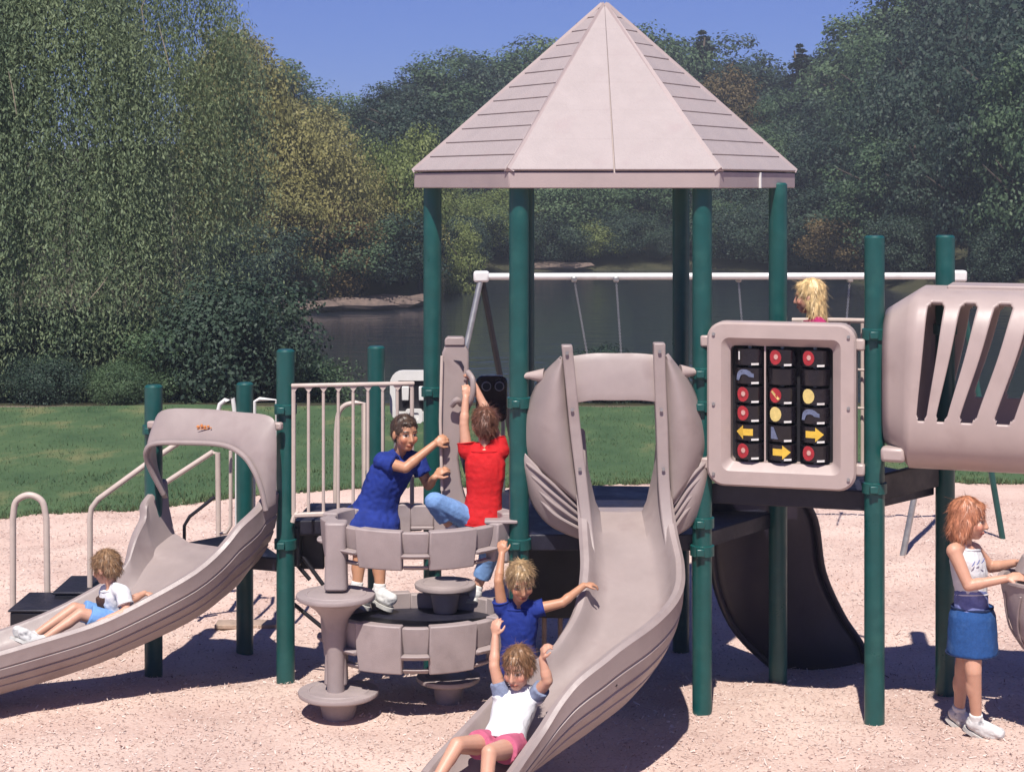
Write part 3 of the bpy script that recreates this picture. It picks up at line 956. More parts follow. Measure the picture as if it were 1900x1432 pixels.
# bridge deck between the low deck and the tower
LG = tuple(P(698, 643, 11.95).xy)
bridge = thing('bridge_deck', (-.9, 11.5, 0), 'dark raised deck between railing corner post and tower', 'play deck')
post(bridge, *LG, 2.09, (1.2,))
deck(bridge, [(-1.44, 11.33), (-.60, 11.50), (-.62, 11.98), (-1.40, 11.98)], 1.0, th=.10)
MB().box((-1.42, 11.42, .83), (.05, .2, .26)).build('riser', M['dark'], bridge, bevel=.01)
MB().box((-1.33, 11.5, .80), (.16, .05, .30)).build('riser', M['dark'], bridge, bevel=.01)
for a, b in ((P(560, 1030, 11.4), P(600, 1085, 11.4)), (P(520, 1010, 11.4), P(575, 1075, 11.4)), (P(545, 1120, 11.5), P(600, 1165, 11.5))):
    MB().tube([a, b], .014, 8).build('brace', M['dark'], bridge)

# right high deck
RA = (2.152, 10.24); RB = (2.725, 10.85); RC = (2.25, 11.55)
HIGH_Z = 1.385
high = thing('high_deck', (1.95, 10.9, 0), 'high dark deck on two tall green posts beside the tunnel', 'play deck')
post(high, *RA, 2.905, (2.32, 1.41)); post(high, *RB, 2.89, (2.3,))
deck(high, [(1.22, 10.58), (2.12, 10.32), (2.66, 10.86), (2.25, 11.5), (1.70, 11.20)], HIGH_Z - .01, th=.12)
MB().box((2.40, 10.52, 1.40), (.75, .04, .16), math.atan2(.61, .573)).build('deck_fascia', M['dark'], high, bevel=.01)

# guard railing ------------------------------------------------
def railing():
    a, b = P(540, 712, 11.22), P(769, 719, 11.36)
    o = thing('guard_railing', (a.x, a.y, 1.0), 'beige upright bar guard railing between railing corner post and tower', 'railing')
    ztop, zbot = a.z, 1.06
    d = (b - a); d.z = 0; L = d.length; rz = math.atan2(d.y, d.x); d.normalize()
    c = (a + b) / 2
    MB().box((c.x, c.y, ztop - .012), (L, .045, .024), rz).build('top_rail', M['rail'], o, bevel=.008)
    MB().box((c.x, c.y, zbot), (L * .96, .04, .03), rz).build('bottom_rail', M['rail'], o, bevel=.008)
    n = 9
    for i in range(n):
        q = a + d * (L * (.02 + .96 * i / (n - 1)))
        MB().tube([(q.x, q.y, ztop - .02), (q.x, q.y, zbot)], .0105 if i not in (0, n - 1) else .014, 8).build('baluster', M['rail'], o)
        if i < n - 1:       # rounded heads between the bars
            w = L * .96 / (n - 1)
            for s in (0, 1):
                base = q + d * (w * s)
                sg = 1 if s == 0 else -1
                pts = [base + V((0, 0, -.024)), base + d * sg * .028 + V((0, 0, -.024)), base + V((0, 0, -.062))]
                nrm = V((-d.y, d.x, 0)) * .012
                MB().loft([[p - nrm for p in pts], [p + nrm for p in pts]]).build('corner_web', M['rail'], o, sharp=20)
    # curved end bracket
    MB().tube([a + V((.01, 0, -.9)), a + V((.02, 0, -.86)), a + d * .05 + V((0, 0, -.83))], .016, 8).build('end_bracket', M['rail'], o)


railing()


# ------------------------------------------------ swept slides
def sweep(parent, name, pts, prof, m, n=6, caps=True, **kw):
    """pts: rows (x,y,z,w,hl,hr,drop); prof(row)-> closed list of (lateral, up). lateral + is the rider's left... """
    rows = catmull(pts, n)
    rings = []
    for i, r in enumerate(rows):
        a = rows[max(i - 1, 0)]; b = rows[min(i + 1, len(rows) - 1)]
        t = V((b[0] - a[0], b[1] - a[1], 0)).normalized()
        lat = V((-t.y, t.x, 0))
        c = V(r[:3])
        rings.append([c + lat * p[0] + V((0, 0, p[1])) for p in prof(r)])
    return MB().loft(rings, caps).build(name, m, parent, **kw)


def chute_profile(r, groove=True):
    w, hl, hr, drop = r[3:7]
    def side(h, s):
        inner = [(s * (w - .012), h - .004), (s * (w - .030), h * .55), (s * (w - .075), h * .14), (s * (w * .55), .004)]
        lip = [(s * (w + .0), h + .012), (s * (w + .03), h + .016), (s * (w + .05), h - .004)]
        outer = []
        tot = h + drop
        for k, f in enumerate((.10, .28, .30, .315, .335, .50, .52, .535, .555, .70, .72, .735, .755, .90, 1.0)):
            gx = w + .045 - .16 * f ** 2.6
            if groove and k in (2, 3, 6, 7, 10, 11): gx -= .008
            outer.append((s * gx, h - tot * f))
        return inner, lip, outer
    iR, lR, oR = side(hr, -1)
    iL, lL, oL = side(hl, 1)
    return [(0, 0)] + iR[::-1] + lR + oR + [(0, -drop - .005)] + oL[::-1] + lL[::-1] + iL


# ---- spiral slide in the middle
sp = thing('spiral_slide', (.6, 9.6, 0), 'taupe plastic spiral slide curving down from the middle of the tower', 'slide')
# x, y, z(bed), half width, left wall, right wall, drop; rider's left = +lateral; heading to the camera (-y) left is +x
SP = [(.668, 10.58, 1.20, .232, .50, .50, .06), (.672, 10.42, 1.135, .236, .28, .27, .08), (.685, 10.18, .995, .242, .18, .16, .12),
      (.690, 9.90, .83, .250, .20, .15, .14), (.640, 9.62, .675, .258, .26, .15, .14), (.500, 9.36, .545, .264, .31, .15, .12),
      (.290, 9.16, .435, .266, .31, .15, .11), (.095, 9.00, .335, .240, .27, .15, .11), (-.040, 8.85, .262, .212, .19, .13, .10), (-.155, 8.66, .215, .202, .14, .11, .10), (-.235, 8.47, .195, .196, .11, .09, .09)]
sweep(sp, 'chute', SP, chute_profile, M['plastic'], 7)
# bed lip over the deck
MB().box((.668, 10.66, 1.185), (.44, .18, .03)).build('entry_lip', M['plastic'], sp, bevel=.01)


def ribbon(parent, name, pts, w, th, m, n=6):
    """flat strip facing the camera; pts (x,y,z)"""
    rows = [V(q) for q in catmull(pts, n)]
    rings = [[q + V((-w / 2, 0, 0)), q + V((w / 2, 0, 0)), q + V((w / 2, th, 0)), q + V((-w / 2, th, 0))] for q in rows]
    return MB().loft(rings).build(name, m, parent, bevel=.008)


left_edge = [P(1052, 641, 10.30), P(1058, 700, 10.30), P(1068, 800, 10.30), P(1079, 890, 10.28), P(1089, 975, 10.22), P(1097, 1040, 10.12)]
right_edge = [P(1224, 637, 10.30), P(1225, 700, 10.30), P(1229, 800, 10.30), P(1232, 890, 10.28), P(1238, 960, 10.22), P(1248, 1030, 10.12)]
ribbon(sp, 'hood_rail', left_edge, .066, .10, M['plastic'])
ribbon(sp, 'hood_rail', right_edge, .070, .10, M['plastic'])
# crossbar panel (bowed)
tb = [P(1058, 662, 10.40), P(1100, 657, 10.40), P(1140, 657, 10.40), P(1180, 657, 10.40), P(1222, 660, 10.40)]
bb = [P(1066, 748, 10.36), P(1100, 743, 10.34), P(1140, 743, 10.34), P(1190, 743, 10.34), P(1230, 748, 10.36)]
A, B = [V(q) for q in catmull(tb, 4)], [V(q) for q in catmull(bb, 4)]
rings = []
for v in np.linspace(0, 1, 7):
    rings.append([a.lerp(b, float(v)) + V((0, -.010 * math.sin(math.pi * float(v)), 0)) for a, b in zip(A, B)])
mb = MB(); mb.loft(rings, cap=False, closed=False)
mb.build('hood_crossbar', M['plastic'], sp, solid=.03, bevel=.004, sharp=30)


def shell(parent, name, ea, eb, bulge, m, rows=14, th=.025, ribs=0):
    """patch between two edges, bowed towards the camera; ribs = corrugations along the patch"""
    A, B = [V(q) for q in catmull(ea, 5)], [V(q) for q in catmull(eb, 5)]
    n = min(len(A), len(B))
    rings = []
    for i in range(rows + 1):
        v = i / rows
        ring = []
        for j in range(n):
            p = A[j].lerp(B[j], v)
            s = math.sin(math.pi * v)
            y = -bulge * s * math.sin(math.pi * (0.12 + 0.76 * j / (n - 1)))
            if ribs:
                y += .012 * math.cos(2 * math.pi * ribs * j / (n - 1)) * min(1, s * 2)
            ring.append(p + V((0, y, 0)))
        rings.append(ring)
    b = MB(); b.loft(rings, cap=False, closed=False)
    return b.build(name, m, parent, solid=th, sharp=60)


for a in (P(1052, 655, 10.29), P(1062, 760, 10.29), P(1076, 870, 10.275), P(1224, 652, 10.29), P(1227, 760, 10.29), P(1231, 870, 10.275), P(1080, 668, 10.385), P(1205, 668, 10.385)):
    MB().tube([a, a + V((0, -.008, 0))], .011, 10).build('bolt', M['steel'], sp)
# clam shell wings: smooth upper part, ribbed lower part set back
shell(sp, 'wing_shell', [P(1046, 664, 10.36), P(1050, 720, 10.36), P(1058, 800, 10.36), P(1066, 870, 10.36), P(1074, 935, 10.36)],
      [P(1040, 660, 10.40), P(1002, 700, 10.46), P(976, 760, 10.50), P(968, 815, 10.52), P(972, 842, 10.52)], .11, M['plastic'])
shell(sp, 'wing_shell', [P(1232, 664, 10.36), P(1234, 720, 10.36), P(1238, 800, 10.36), P(1242, 870, 10.36), P(1247, 935, 10.36)],
      [P(1240, 655, 10.40), P(1284, 715, 10.46), P(1306, 775, 10.50), P(1316, 815, 10.52), P(1314, 838, 10.52)], .11, M['plastic'])
shell(sp, 'wing_skirt', [P(972, 838, 10.50), P(1000, 868, 10.47), P(1030, 896, 10.45), P(1056, 918, 10.44), P(1078, 945, 10.43)],
      [P(977, 870, 10.52), P(990, 925, 10.52), P(1016, 964, 10.5), P(1050, 985, 10.47), P(1090, 1000, 10.44)], .04, M['plastic'], ribs=0)
shell(sp, 'wing_skirt', [P(1314, 836, 10.50), P(1296, 862, 10.47), P(1276, 890, 10.45), P(1258, 915, 10.44), P(1244, 942, 10.43)],
      [P(1310, 868, 10.52), P(1302, 920, 10.52), P(1290, 952, 10.5), P(1274, 975, 10.47), P(1252, 990, 10.44)], .04, M['plastic'], ribs=0)
# raised curved ribs on the skirts
for k in range(4):
    f = .16 + .2 * k
    for (s0, s1, s2) in (((976 + 8 * k, 858 + 22 * k), (1020 + 4 * k, 893 + 21 * k), (1074 + 2 * k, 944 + 13 * k)), ((1311 - 5 * k, 856 + 22 * k), (1280 - 3 * k, 888 + 21 * k), (1248 + 1 * k, 938 + 14 * k))):
        pts = [V(q) for q in catmull([P(*s0, 10.455), P(*s1, 10.40), P(*s2, 10.38)], 6)]
        MB().tube(pts, [.004] + [.011] * (len(pts) - 2) + [.004], 8).build('wing_rib', M['plastic'], sp)
# mounting ears to the posts
for a, b in ((P(955, 700, 10.50), P(1010, 697, 10.46)), (P(1316, 694, 10.50), P(1262, 690, 10.46))):
    MB().tube([a, a.lerp(b, .5) + V((0, 0, .006)), b], [.012, .022, .045], 12).build('mounting_ear', M['plastic_warm'], sp)
# moulding slots on the near side wall
for a, b in ((P(1092, 1300, 8.93), P(1112, 1290, 8.95)), (P(1120, 1282, 8.97), P(1144, 1269, 9.00))):
    MB().tube([a, b], .010, 8).build('moulding_slot', M['black'], sp)

# ---- open slide on the left
ls = thing('wide_slide', (-2.4, 10.9, 0), 'taupe plastic open slide with hooded top at the left edge', 'slide')
LS = [(-1.955, 11.48, .80, .445, .40, .40, .06), (-2.02, 11.36, .765, .44, .36, .40, .09), (-2.10, 11.21, .70, .41, .28, .33, .14), (-2.28, 10.99, .575, .355, .17, .185, .16),
      (-2.60, 10.80, .435, .315, .13, .135, .16), (-2.98, 10.62, .315, .30, .11, .15, .14), (-3.40, 10.46, .235, .295, .10, .14, .13), (-3.90, 10.30, .20, .29, .09, .12, .12)]
LS = [(a, b, c, d, f, e, g) for (a, b, c, d, e, f, g) in LS]
sweep(ls, 'chute', LS, chute_profile, M['plastic'], 7)


def hood():
    # arch sheet from far side, over the top, down to the near side
    outer = [P(304, 925, 11.58), P(284, 862, 11.54), P(284, 800, 11.48), P(300, 762, 11.44), P(370, 758, 11.36), P(440, 764, 11.26), P(500, 772, 11.16), P(512, 800, 11.12), P(513, 870, 11.10), P(512, 935, 11.10)]
    inner = [P(306, 915, 11.50), P(280, 864, 11.42), P(274, 836, 11.36), P(290, 822, 11.34), P(345, 820, 11.28), P(415, 824, 11.20), P(452, 842, 11.12), P(474, 872, 11.08), P(488, 908, 11.06), P(496, 945, 11.06)]
    A, B = [V(q) for q in catmull(outer, 5)], [V(q) for q in catmull(inner, 5)]
    rings = []
    for v in np.linspace(0, 1, 9):
        v = float(v)
        rings.append([a.lerp(b, v) + V((-.012, -.025, 0)) * math.sin(math.pi * v * .8) for a, b in zip(A, B)])
    b = MB(); b.loft(rings, cap=False, closed=False)
    b.build('hood', M['plastic'], ls, solid=.03, sharp=38, bevel=.006)
    pts = [V(q) + V((-.005, -.03, 0)) for q in catmull(inner, 5)]
    MB().tube(pts, .017, 10).build('hood_rim', M['plastic'], ls)
    # small orange emblem: a flat printed mark of linked blobs
    e = MB()
    for i, (dx, dz, w, h) in enumerate([(-.042, 0, .024, .020), (-.018, .006, .020, .026), (.004, .0, .022, .022), (.028, .004, .020, .020), (.046, -.004, .010, .012), (0, -.013, .10, .006)]):
        c = P(379, 792, 11.245) + V((dx, dx * -.32, dz))
        e.ell(c, (w / 2, .004, h / 2), None, 10, 6)
    e.build('emblem', M['orange'], ls)
    for a in (P(290, 788, 11.50), P(508, 790, 11.18)):
        MB().box(a, (.12, .05, .05), -.3).build('mounting_bracket', M['plastic_warm'], ls, bevel=.012)


hood()

# ------------------------------------------------ activity panel
def activity_panel():
    rz = math.atan2(RA[1] - PB[1], RA[0] - PB[0])
    c = P(1450, 751, 10.33)
    o = thing('activity_panel', c, 'beige framed activity panel of black spinning blocks with arrows and dots', 'play panel', rotz=rz)
    W, H, T = .885, .985, .11
    # frame: outer rounded rectangle, bevelled towards a rectangular opening
    def ring(w, h, r, y): return [V((p[0], y, p[1])) for p in rrect(w, h, r, 6)]
    b = MB()
    iw, ih, ir = .61, .70, .03
    b.loft([ring(iw, ih, ir, T), ring(W - .03, H - .03, .09, T), ring(W, H, .10, T - .02), ring(W, H, .10, -T * .35), ring(W - .025, H - .025, .095, -T * .5),
            ring(iw + .10, ih + .10, .05, -T * .52), ring(iw + .06, ih + .06, .04, -T * .35), ring(iw, ih, ir, -T * .05), ring(iw, ih, ir, T)], cap=False)
    b.build('frame', M['plastic_warm'], o, local=True, sharp=28)
    rows, cols = 6, 3
    cw, rh = .195, .113
    sym = [['x', 'r', 'r'], ['c', '', ''], ['r', 'p', 'y'], ['r', 'y', 'c'], ['al', 'w', 'ar'], ['r', 'ar', 'r']]
    for j in range(cols):
        x = (j - 1) * cw
        MB().tube([(x, .045, -ih / 2 - .01), (x, .045, ih / 2 + .01)], .012, 10).build('spindle', M['steel'], o, local=True)
        for i in range(rows):
            z = (2.5 - i) * rh
            d = MB().lathe((x, .045, z), [(.080, -.050), (.088, -.046), (.088, .046), (.080, .050)], 24)
            blk = d.build('spinning_block', M['black'], o, local=True)
            blk.location = (0, 0, 0)
            s = sym[i][j]
            fx, fz = x - .035 if s != 'ar' else x - .005, z + .004
            def on(px, pz):    # point on the block face
                ang = (px - x) / .089
                return V((x + .0895 * math.sin(ang), .045 - .0895 * math.cos(ang), pz))
            def plate(poly, m, lift=.004, name='mark'):
                n = len(poly)
                cx_, cz_ = sum(p[0] for p in poly) / n, sum(p[1] for p in poly) / n
                q = MB(); front = [on(*p) + V((0, -lift, 0)) for p in poly]; back = [on(*p) + V((0, .003, 0)) for p in poly]
                q.loft([back, front]); q.build(name, m, blk, local=True, sharp=30)
            circ = lambda cx, cz, r, n=14: [(cx + r * .9 * math.cos(6.2832 * k / n), cz + r * math.sin(6.2832 * k / n)) for k in range(n)]
            if s in 'rpy' and s:
                plate(circ(fx, fz, .044), M[{'r': 'red', 'p': 'red', 'y': 'pale_yellow'}[s]])
                if s == 'p': plate([(fx - .03, fz + .02), (fx - .018, fz + .028), (fx + .03, fz - .018), (fx + .02, fz - .028)], M['pale_yellow'], .007)
                elif s == 'r': plate(circ(fx + .006, fz + .004, .016, 8), M['pink'], .007)
            elif s in ('ar', 'al'):
                g = 1 if s == 'ar' else -1
                a = [(-.055, .02), (.005, .02), (.005, .042), (.058, 0), (.005, -.042), (.005, -.02), (-.055, -.02)]
                fx2 = fx + .01
                plate([(fx2 + g * p[0], fz + p[1]) for p in a][::g], M['yellow'])
            elif s == 'c':
                arc = [(fx - .05, fz - .03)] + [(fx + .01 + .055 * math.cos(R(q)), fz - .008 + .045 * math.sin(R(q))) for q in range(170, 10, -20)] + [(fx + .07, fz + .01), (fx + .07, fz - .012)] + [(fx + .012 + .028 * math.cos(R(q)), fz - .012 + .02 * math.sin(R(q))) for q in range(20, 180, 26)] + [(fx - .025, fz - .03)]
                plate(arc[::-1], M['blue_grey'])
            elif s == 'w':
                plate([(fx - .03, fz - .035), (fx + .02, fz - .035), (fx - .01, fz + .035), (fx - .03, fz + .035)], M['blue_grey'])
            elif s == 'x':
                plate([(fx - .03, fz - .02), (fx - .018, fz - .02), (fx - .018, fz + .03), (fx - .03, fz + .03)], M['white'])
            if s:
                plate([(x + .02, z - .046), (x + .068, z - .046), (x + .068, z - .034), (x + .02, z - .034)], M['white'], .003, 'dash')
    # slim beige mullion between first and second column
    MB().box((-cw / 2, .0, 0), (.010, .012, ih)).build('mullion', M['plastic_warm'], o, local=True)
    for bx in (-.40, .40):
        for bz in (-.42, 0, .42):
            MB().tube([(bx, -T * .49, bz), (bx, -T * .49 - .012, bz)], .010, 10).build('bolt', M['steel'], o, local=True)
    MB().box((0, T * .9, 0), (iw + .02, .015, ih + .02)).build('back_sheet', M['dark'], o, local=True)
    for sx in (-1, 1):
        for sz in (-.37, .37):
            MB().box((sx * (W / 2 + .018), .02, sz), (.06, .06, .07)).build('mounting_ear', M['plastic_warm'], o, local=True, bevel=.012)


activity_panel()

# ------------------------------------------------ crawl tunnel on the right
def tunnel():
    c0 = P(1652, 693, 10.50)
    ax = V((.945, -.327, 0)); lat = V((-ax.y, ax.x, 0))        # lat points away from the camera
    o = thing('crawl_tunnel', (c0.x, c0.y, c0.z - .55), 'big beige plastic crawl tunnel with slanted slots at the right edge', 'tunnel')
    L = 1.75; Rt = .535; SHEAR = -.19
    slots = [(.28 + .205 * k) for k in range(6)]
    s_lines = [0.0, .05, .10, .15, .20, .23]
    for s in slots: s_lines += [s - .012, s, s + .006, s + .016, s + .030, s + .046, s + .060, s + .076, s + .090, s + .100, s + .106, s + .118, s + .16]
    s_lines = sorted(s_lines) + [L]
    nth = 360
    # angle 0 = up, going to the camera side
    rad = lambda s: Rt * (0.76 + 0.24 * min(1.0, s / .20))
    rings = []
    for s in s_lines:
        ring = []
        for j in range(nth):
            a = 2 * math.pi * j / nth
            ca, sa = math.cos(a), math.sin(a)
            k = (abs(ca) ** 3.8 + abs(sa) ** 3.8) ** (-1 / 3.8)
            ring.append(c0 + ax * (s + SHEAR * smoothstep(0, .8, s) * (1 - ca)) + (V((0, 0, 1)) * ca - lat * sa) * rad(s) * k)
        rings.append(ring)
    b = MB(); n = nth
    vs = [p for r in rings for p in r]
    fs = []
    for i in range(len(s_lines) - 1):
        sm = (s_lines[i] + s_lines[i + 1]) / 2
        for j in range(n):
            am = (j + .5) / n * 360
            cut = False
            for s in slots:
                if s < sm < s + .106:
                    q = abs(sm - s - .053) / .053
                    e = 5.5 * math.sqrt(max(0, 1 - q * q))
                    if 46 - e < am < 107 + e: cut = True
                    if 256 - e < am < 306 + e: cut = True
            if cut: continue
            fs.append((i * n + j, i * n + (j + 1) % n, (i + 1) * n + (j + 1) % n, (i + 1) * n + j))
    b.add(vs, fs)
    b.build('tube', M['plastic_warm'], o, solid=.03, sharp=50)
    # end collar, flange, foot pad, seam
    def hoop(s, rr, w, name, m):
        q = MB(); r2 = []
        for (ds, dr) in ((-w, 0), (-w, .02), (w, .02), (w, 0)):
            r2.append([c0 + ax * (s + ds + SHEAR * smoothstep(0, .8, s) * (1 - math.cos(2 * math.pi * j / 48))) + (V((0, 0, 1)) * math.cos(2 * math.pi * j / 48) - lat * math.sin(2 * math.pi * j / 48)) * (rr + dr) * ((abs(math.cos(2 * math.pi * j / 48)) ** 3.8 + abs(math.sin(2 * math.pi * j / 48)) ** 3.8) ** (-1 / 3.8)) for j in range(48)])
        q.loft(r2, cap=False); q.build(name, m, o, sharp=30)
    hoop(1.28, Rt - .012, .006, 'seam', M['plastic_warm'])
    top = c0 + V((0, 0, Rt + .004))
    MB().box(top + ax * .95, (1.2, .35, .03), math.atan2(ax.y, ax.x)).build('top_flange', M['plastic_warm'], o, bevel=.01)
    f = P(1658, 842, 10.1)
    MB().box(f, (.14, .12, .085), math.atan2(ax.y, ax.x)).build('foot_bracket', M['plastic_warm'], o, bevel=.02)


tunnel()

# ------------------------------------------------ dark curved slide below the panel
def back_slide():
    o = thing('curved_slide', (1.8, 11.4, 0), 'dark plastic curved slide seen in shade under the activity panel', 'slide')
    rows = []
    # left edge and right edge of the chute going down and away
    le = [P(1318, 905, 11.23), P(1318, 985, 11.30), P(1328, 1085, 11.40), P(1362, 1165, 11.53), P(1420, 1225, 11.68), P(1470, 1262, 11.78)]
    re = [P(1478, 905, 11.53), P(1512, 965, 11.63), P(1527, 1060, 11.73), P(1562, 1140, 11.83), P(1600, 1200, 11.88), P(1606, 1252, 11.90)]
    A, B = [V(q) for q in catmull(le, 6)], [V(q) for q in catmull(re, 6)]
    rings = []
    for a, b in zip(A, B):
        ring = []
        for v in np.linspace(0, 1, 11):
            v = float(v); p = a.lerp(b, v)
            ring.append(p + V((0, -.05 * math.sin(math.pi * v), 0)))
        rings.append(ring)
    m = MB(); m.loft(rings, cap=False, closed=False)
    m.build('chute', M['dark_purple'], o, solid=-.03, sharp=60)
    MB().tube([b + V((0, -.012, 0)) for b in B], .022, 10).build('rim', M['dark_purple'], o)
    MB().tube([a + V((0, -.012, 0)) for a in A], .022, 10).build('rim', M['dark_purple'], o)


back_slide()

# ------------------------------------------------ ring climber with disc steps
def climber():
    o = thing('ring_climber', (-.6, 10.65, 0), 'taupe moulded ring climber with round disc steps left of the spiral slide', 'climber')
    cx, cy, rx, ry = -.575, 10.68, .575, .40
    def el(a, k=1.0): return V((cx + rx * k * math.cos(a), cy + ry * k * math.sin(a), 0))
    for (zt, zb) in ((1.165, .925), (.60, .305)):
        n = 16
        for i in range(n):
            solid = i % 2 == 1
            hw = .64 if solid else .36
            a0, a1 = 2 * math.pi * (i - hw) / n, 2 * math.pi * (i + hw) / n
            mid = (a0 + a1) / 2
            # front dips like a saddle
            def zz(a, top):
                dip = .022 * max(0, -math.sin(a)) ** 2
                return (zt - dip) if top else (zb + .02 * max(0, math.cos(a)) ** 2 - .02 * max(0, -math.sin(a)))
            def seg(r_in, r_out, f0, f1, name, grow=0.0):
                b = MB(); rings = []
                for k in range(6):
                    a = a0 + (a1 - a0) * k / 5
                    t, q = zz(a, True), zz(a, False)
                    bow = grow * math.sin(math.pi * k / 5)
                    z1, z0 = q + (t - q) * f1, q + (t - q) * f0
                    pi, po = el(a, r_in), el(a, r_out + bow)
                    fl = (po - V((cx, cy, 0))).normalized() * .02
                    rings.append([V((pi.x, pi.y, z0)), V((po.x, po.y, z0)) - fl, V((po.x, po.y, (z0 + z1) / 2)), V((po.x, po.y, z1)) + fl * .4, V((pi.x, pi.y, z1))])
                b.loft(rings); b.build(name, M['plastic_grey'], o, bevel=.008, sharp=40)
            if solid:
                seg(.90, 1.055, .0, 1.0, 'band_panel')
            else:
                seg(.90, 1.0, .40, .96, 'band_panel')
                seg(.88, 1.09, .31, .41, 'foot_ledge')
                seg(.90, .97, .0, .10, 'band_strip')
    # left column of stacked pods
    p = P(624, 1000, 10.45)
    colx, coly = p.x, p.y
    for (z1, z0, k) in ((1.17, .76, 1.0), (.585, .19, 1.0)):
        b = MB(); rings = []
        for t in np.linspace(0, 1, 8):
            t = float(t); z = z1 + (z0 - z1) * t
            w = .062 + .012 * abs(t - .4); dep = .07
            sh = .0
            rings.append([V((colx + q[0] + sh, coly + q[1], z)) for q in rrect(2 * w, 2 * dep, .03, 3)])
        b.loft(rings); b.build('column', M['plastic_grey'], o, bevel=.012, sharp=45)
    def disc(px, py, d, r, name='step_disc', stem=True):
        c = P(px, py, d)
        b = MB(); b.lathe(c, [(r * .92, .012), (r * .985, .010), (r, .002), (r * .985, -.014), (r * .90, -.026)], 36)
        dd = b.build(name, M['plastic_grey'], o, sharp=40)
        if stem:
            MB().lathe(c, [(r * .80, -.033), (r * .52, -.08), (r * .33, -.14), (r * .24, -.22), (r * .21, min(-.26, gz(c.x, c.y) - c.z - .05))], 24).build('pod_stem', M['plastic_grey'], o)
        else:
            MB().lathe(c, [(r * .5, -.033), (r * .35, -.2)], 20).build('pod_stem', M['plastic_grey'], o)
        # concentric tread ring
        MB().lathe(c, [(r * .70, .0105), (r * .72, .016), (r * .76, .016), (r * .78, .0105)], 36).build('tread_ring', M['plastic_grey'], dd)
    disc(623, 1104, 10.40, .240); disc(628, 1283, 10.42, .245, stem=False)
    disc(826, 1084, 10.95, .195, stem=False); disc(832, 1256, 10.72, .20, stem=False)
    disc(706, 1172, 10.85, .20, stem=False)
    fl = MB(); fl.loft([[el(a, kk) + V((0, .06, z)) for a in np.linspace(0, 2 * math.pi, 36, endpoint=False)] for kk, z in ((.80, .44), (.86, .46), (.86, .49), (.82, .50))])  # added dark disc, stands in for the shade inside the lower ring
    fl.build('ring_shade_disc', M['deck'], o, sharp=30)
    # right end posts of the rings
    for zz0, zz1 in ((1.17, .90), (.60, .26)):
        q = P(935, 1000, 10.55)
        MB().box((q.x, q.y, (zz0 + zz1) / 2), (.075, .10, zz0 - zz1)).build('end_block', M['plastic_grey'], o, bevel=.02)
    q = P(948, 966, 10.5); MB().box((q.x - .06, q.y, q.z), (.20, .10, .02)).build('end_cap', M['plastic_grey'], o, bevel=.006)
    # support arms to the tower deck
    MB().tube([(-.35, 11.0, .98), (-.32, 11.4, 1.0)], .025, 10).build('support_arm', M['dark'], o)
    MB().tube([(-.85, 11.0, .98), (-.85, 11.4, .97)], .025, 10).build('support_arm', M['dark'], o)


climber()


def hand_tower():
    """tall moulded hand-hold panel the two boys reach for"""
    o = thing('handhold_panel', tuple(P(843, 960, 11.05)), 'tall narrow taupe climbing panel with handholds gripped by the boys', 'climbing panel')
    # outline in photograph pixels, with hand openings
    d = 11.05
    out = [(822, 962), (819, 900), (820, 780), (821, 690), (820, 655), (826, 640), (862, 640), (869, 652), (870, 700), (864, 745), (858, 800), (850, 850), (856, 900), (868, 940), (868, 962)]
    pts = [P(a, b, d) for a, b in out]
    n = len(pts)
    b = MB(); b.loft([pts, [p + V((0, .09, 0)) for p in pts]])
    b.build('panel', M['plastic'], o, bevel=.012)
    cap = [P(a, b, d - .01) for a, b in [(825, 641), (825, 630), (830, 626), (858, 626), (862, 630), (862, 641)]]
    b = MB(); b.loft([cap, [p + V((0, .11, 0)) for p in cap]]); b.build('cap', M['plastic'], o, bevel=.006)
    # recessed dark grips and proud handles
    for poly in ([(842, 668), (856, 670), (861, 680), (860, 690), (852, 676)], [(852, 842), (858, 826), (864, 800), (868, 790), (869, 850), (862, 880)]):
        q = [P(a, b, d - .006) for a, b in poly]
        b = MB(); b.loft([q, [p + V((0, .03, 0)) for p in q]]); b.build('grip_hole', M['dark_purple'], o)
    hp = [V(q) for q in catmull([P(868, 690, 11.0), P(877, 705, 10.95), P(876, 735, 10.95), P(866, 760, 11.0)], 5)]
    MB().tube(hp, .018, 10).build('handle', M['plastic'], o)
    hp = [V(q) for q in catmull([P(838, 752, 11.0), P(848, 742, 10.97), P(856, 750, 11.0)], 5)]
    MB().tube(hp, .02, 10).build('handle', M['plastic'], o)
    MB().tube([P(820, 660, 11.02), P(817, 780, 11.02), P(820, 910, 11.02)], .010, 8).build('edge_pipe', M['rail'], o)


hand_tower()

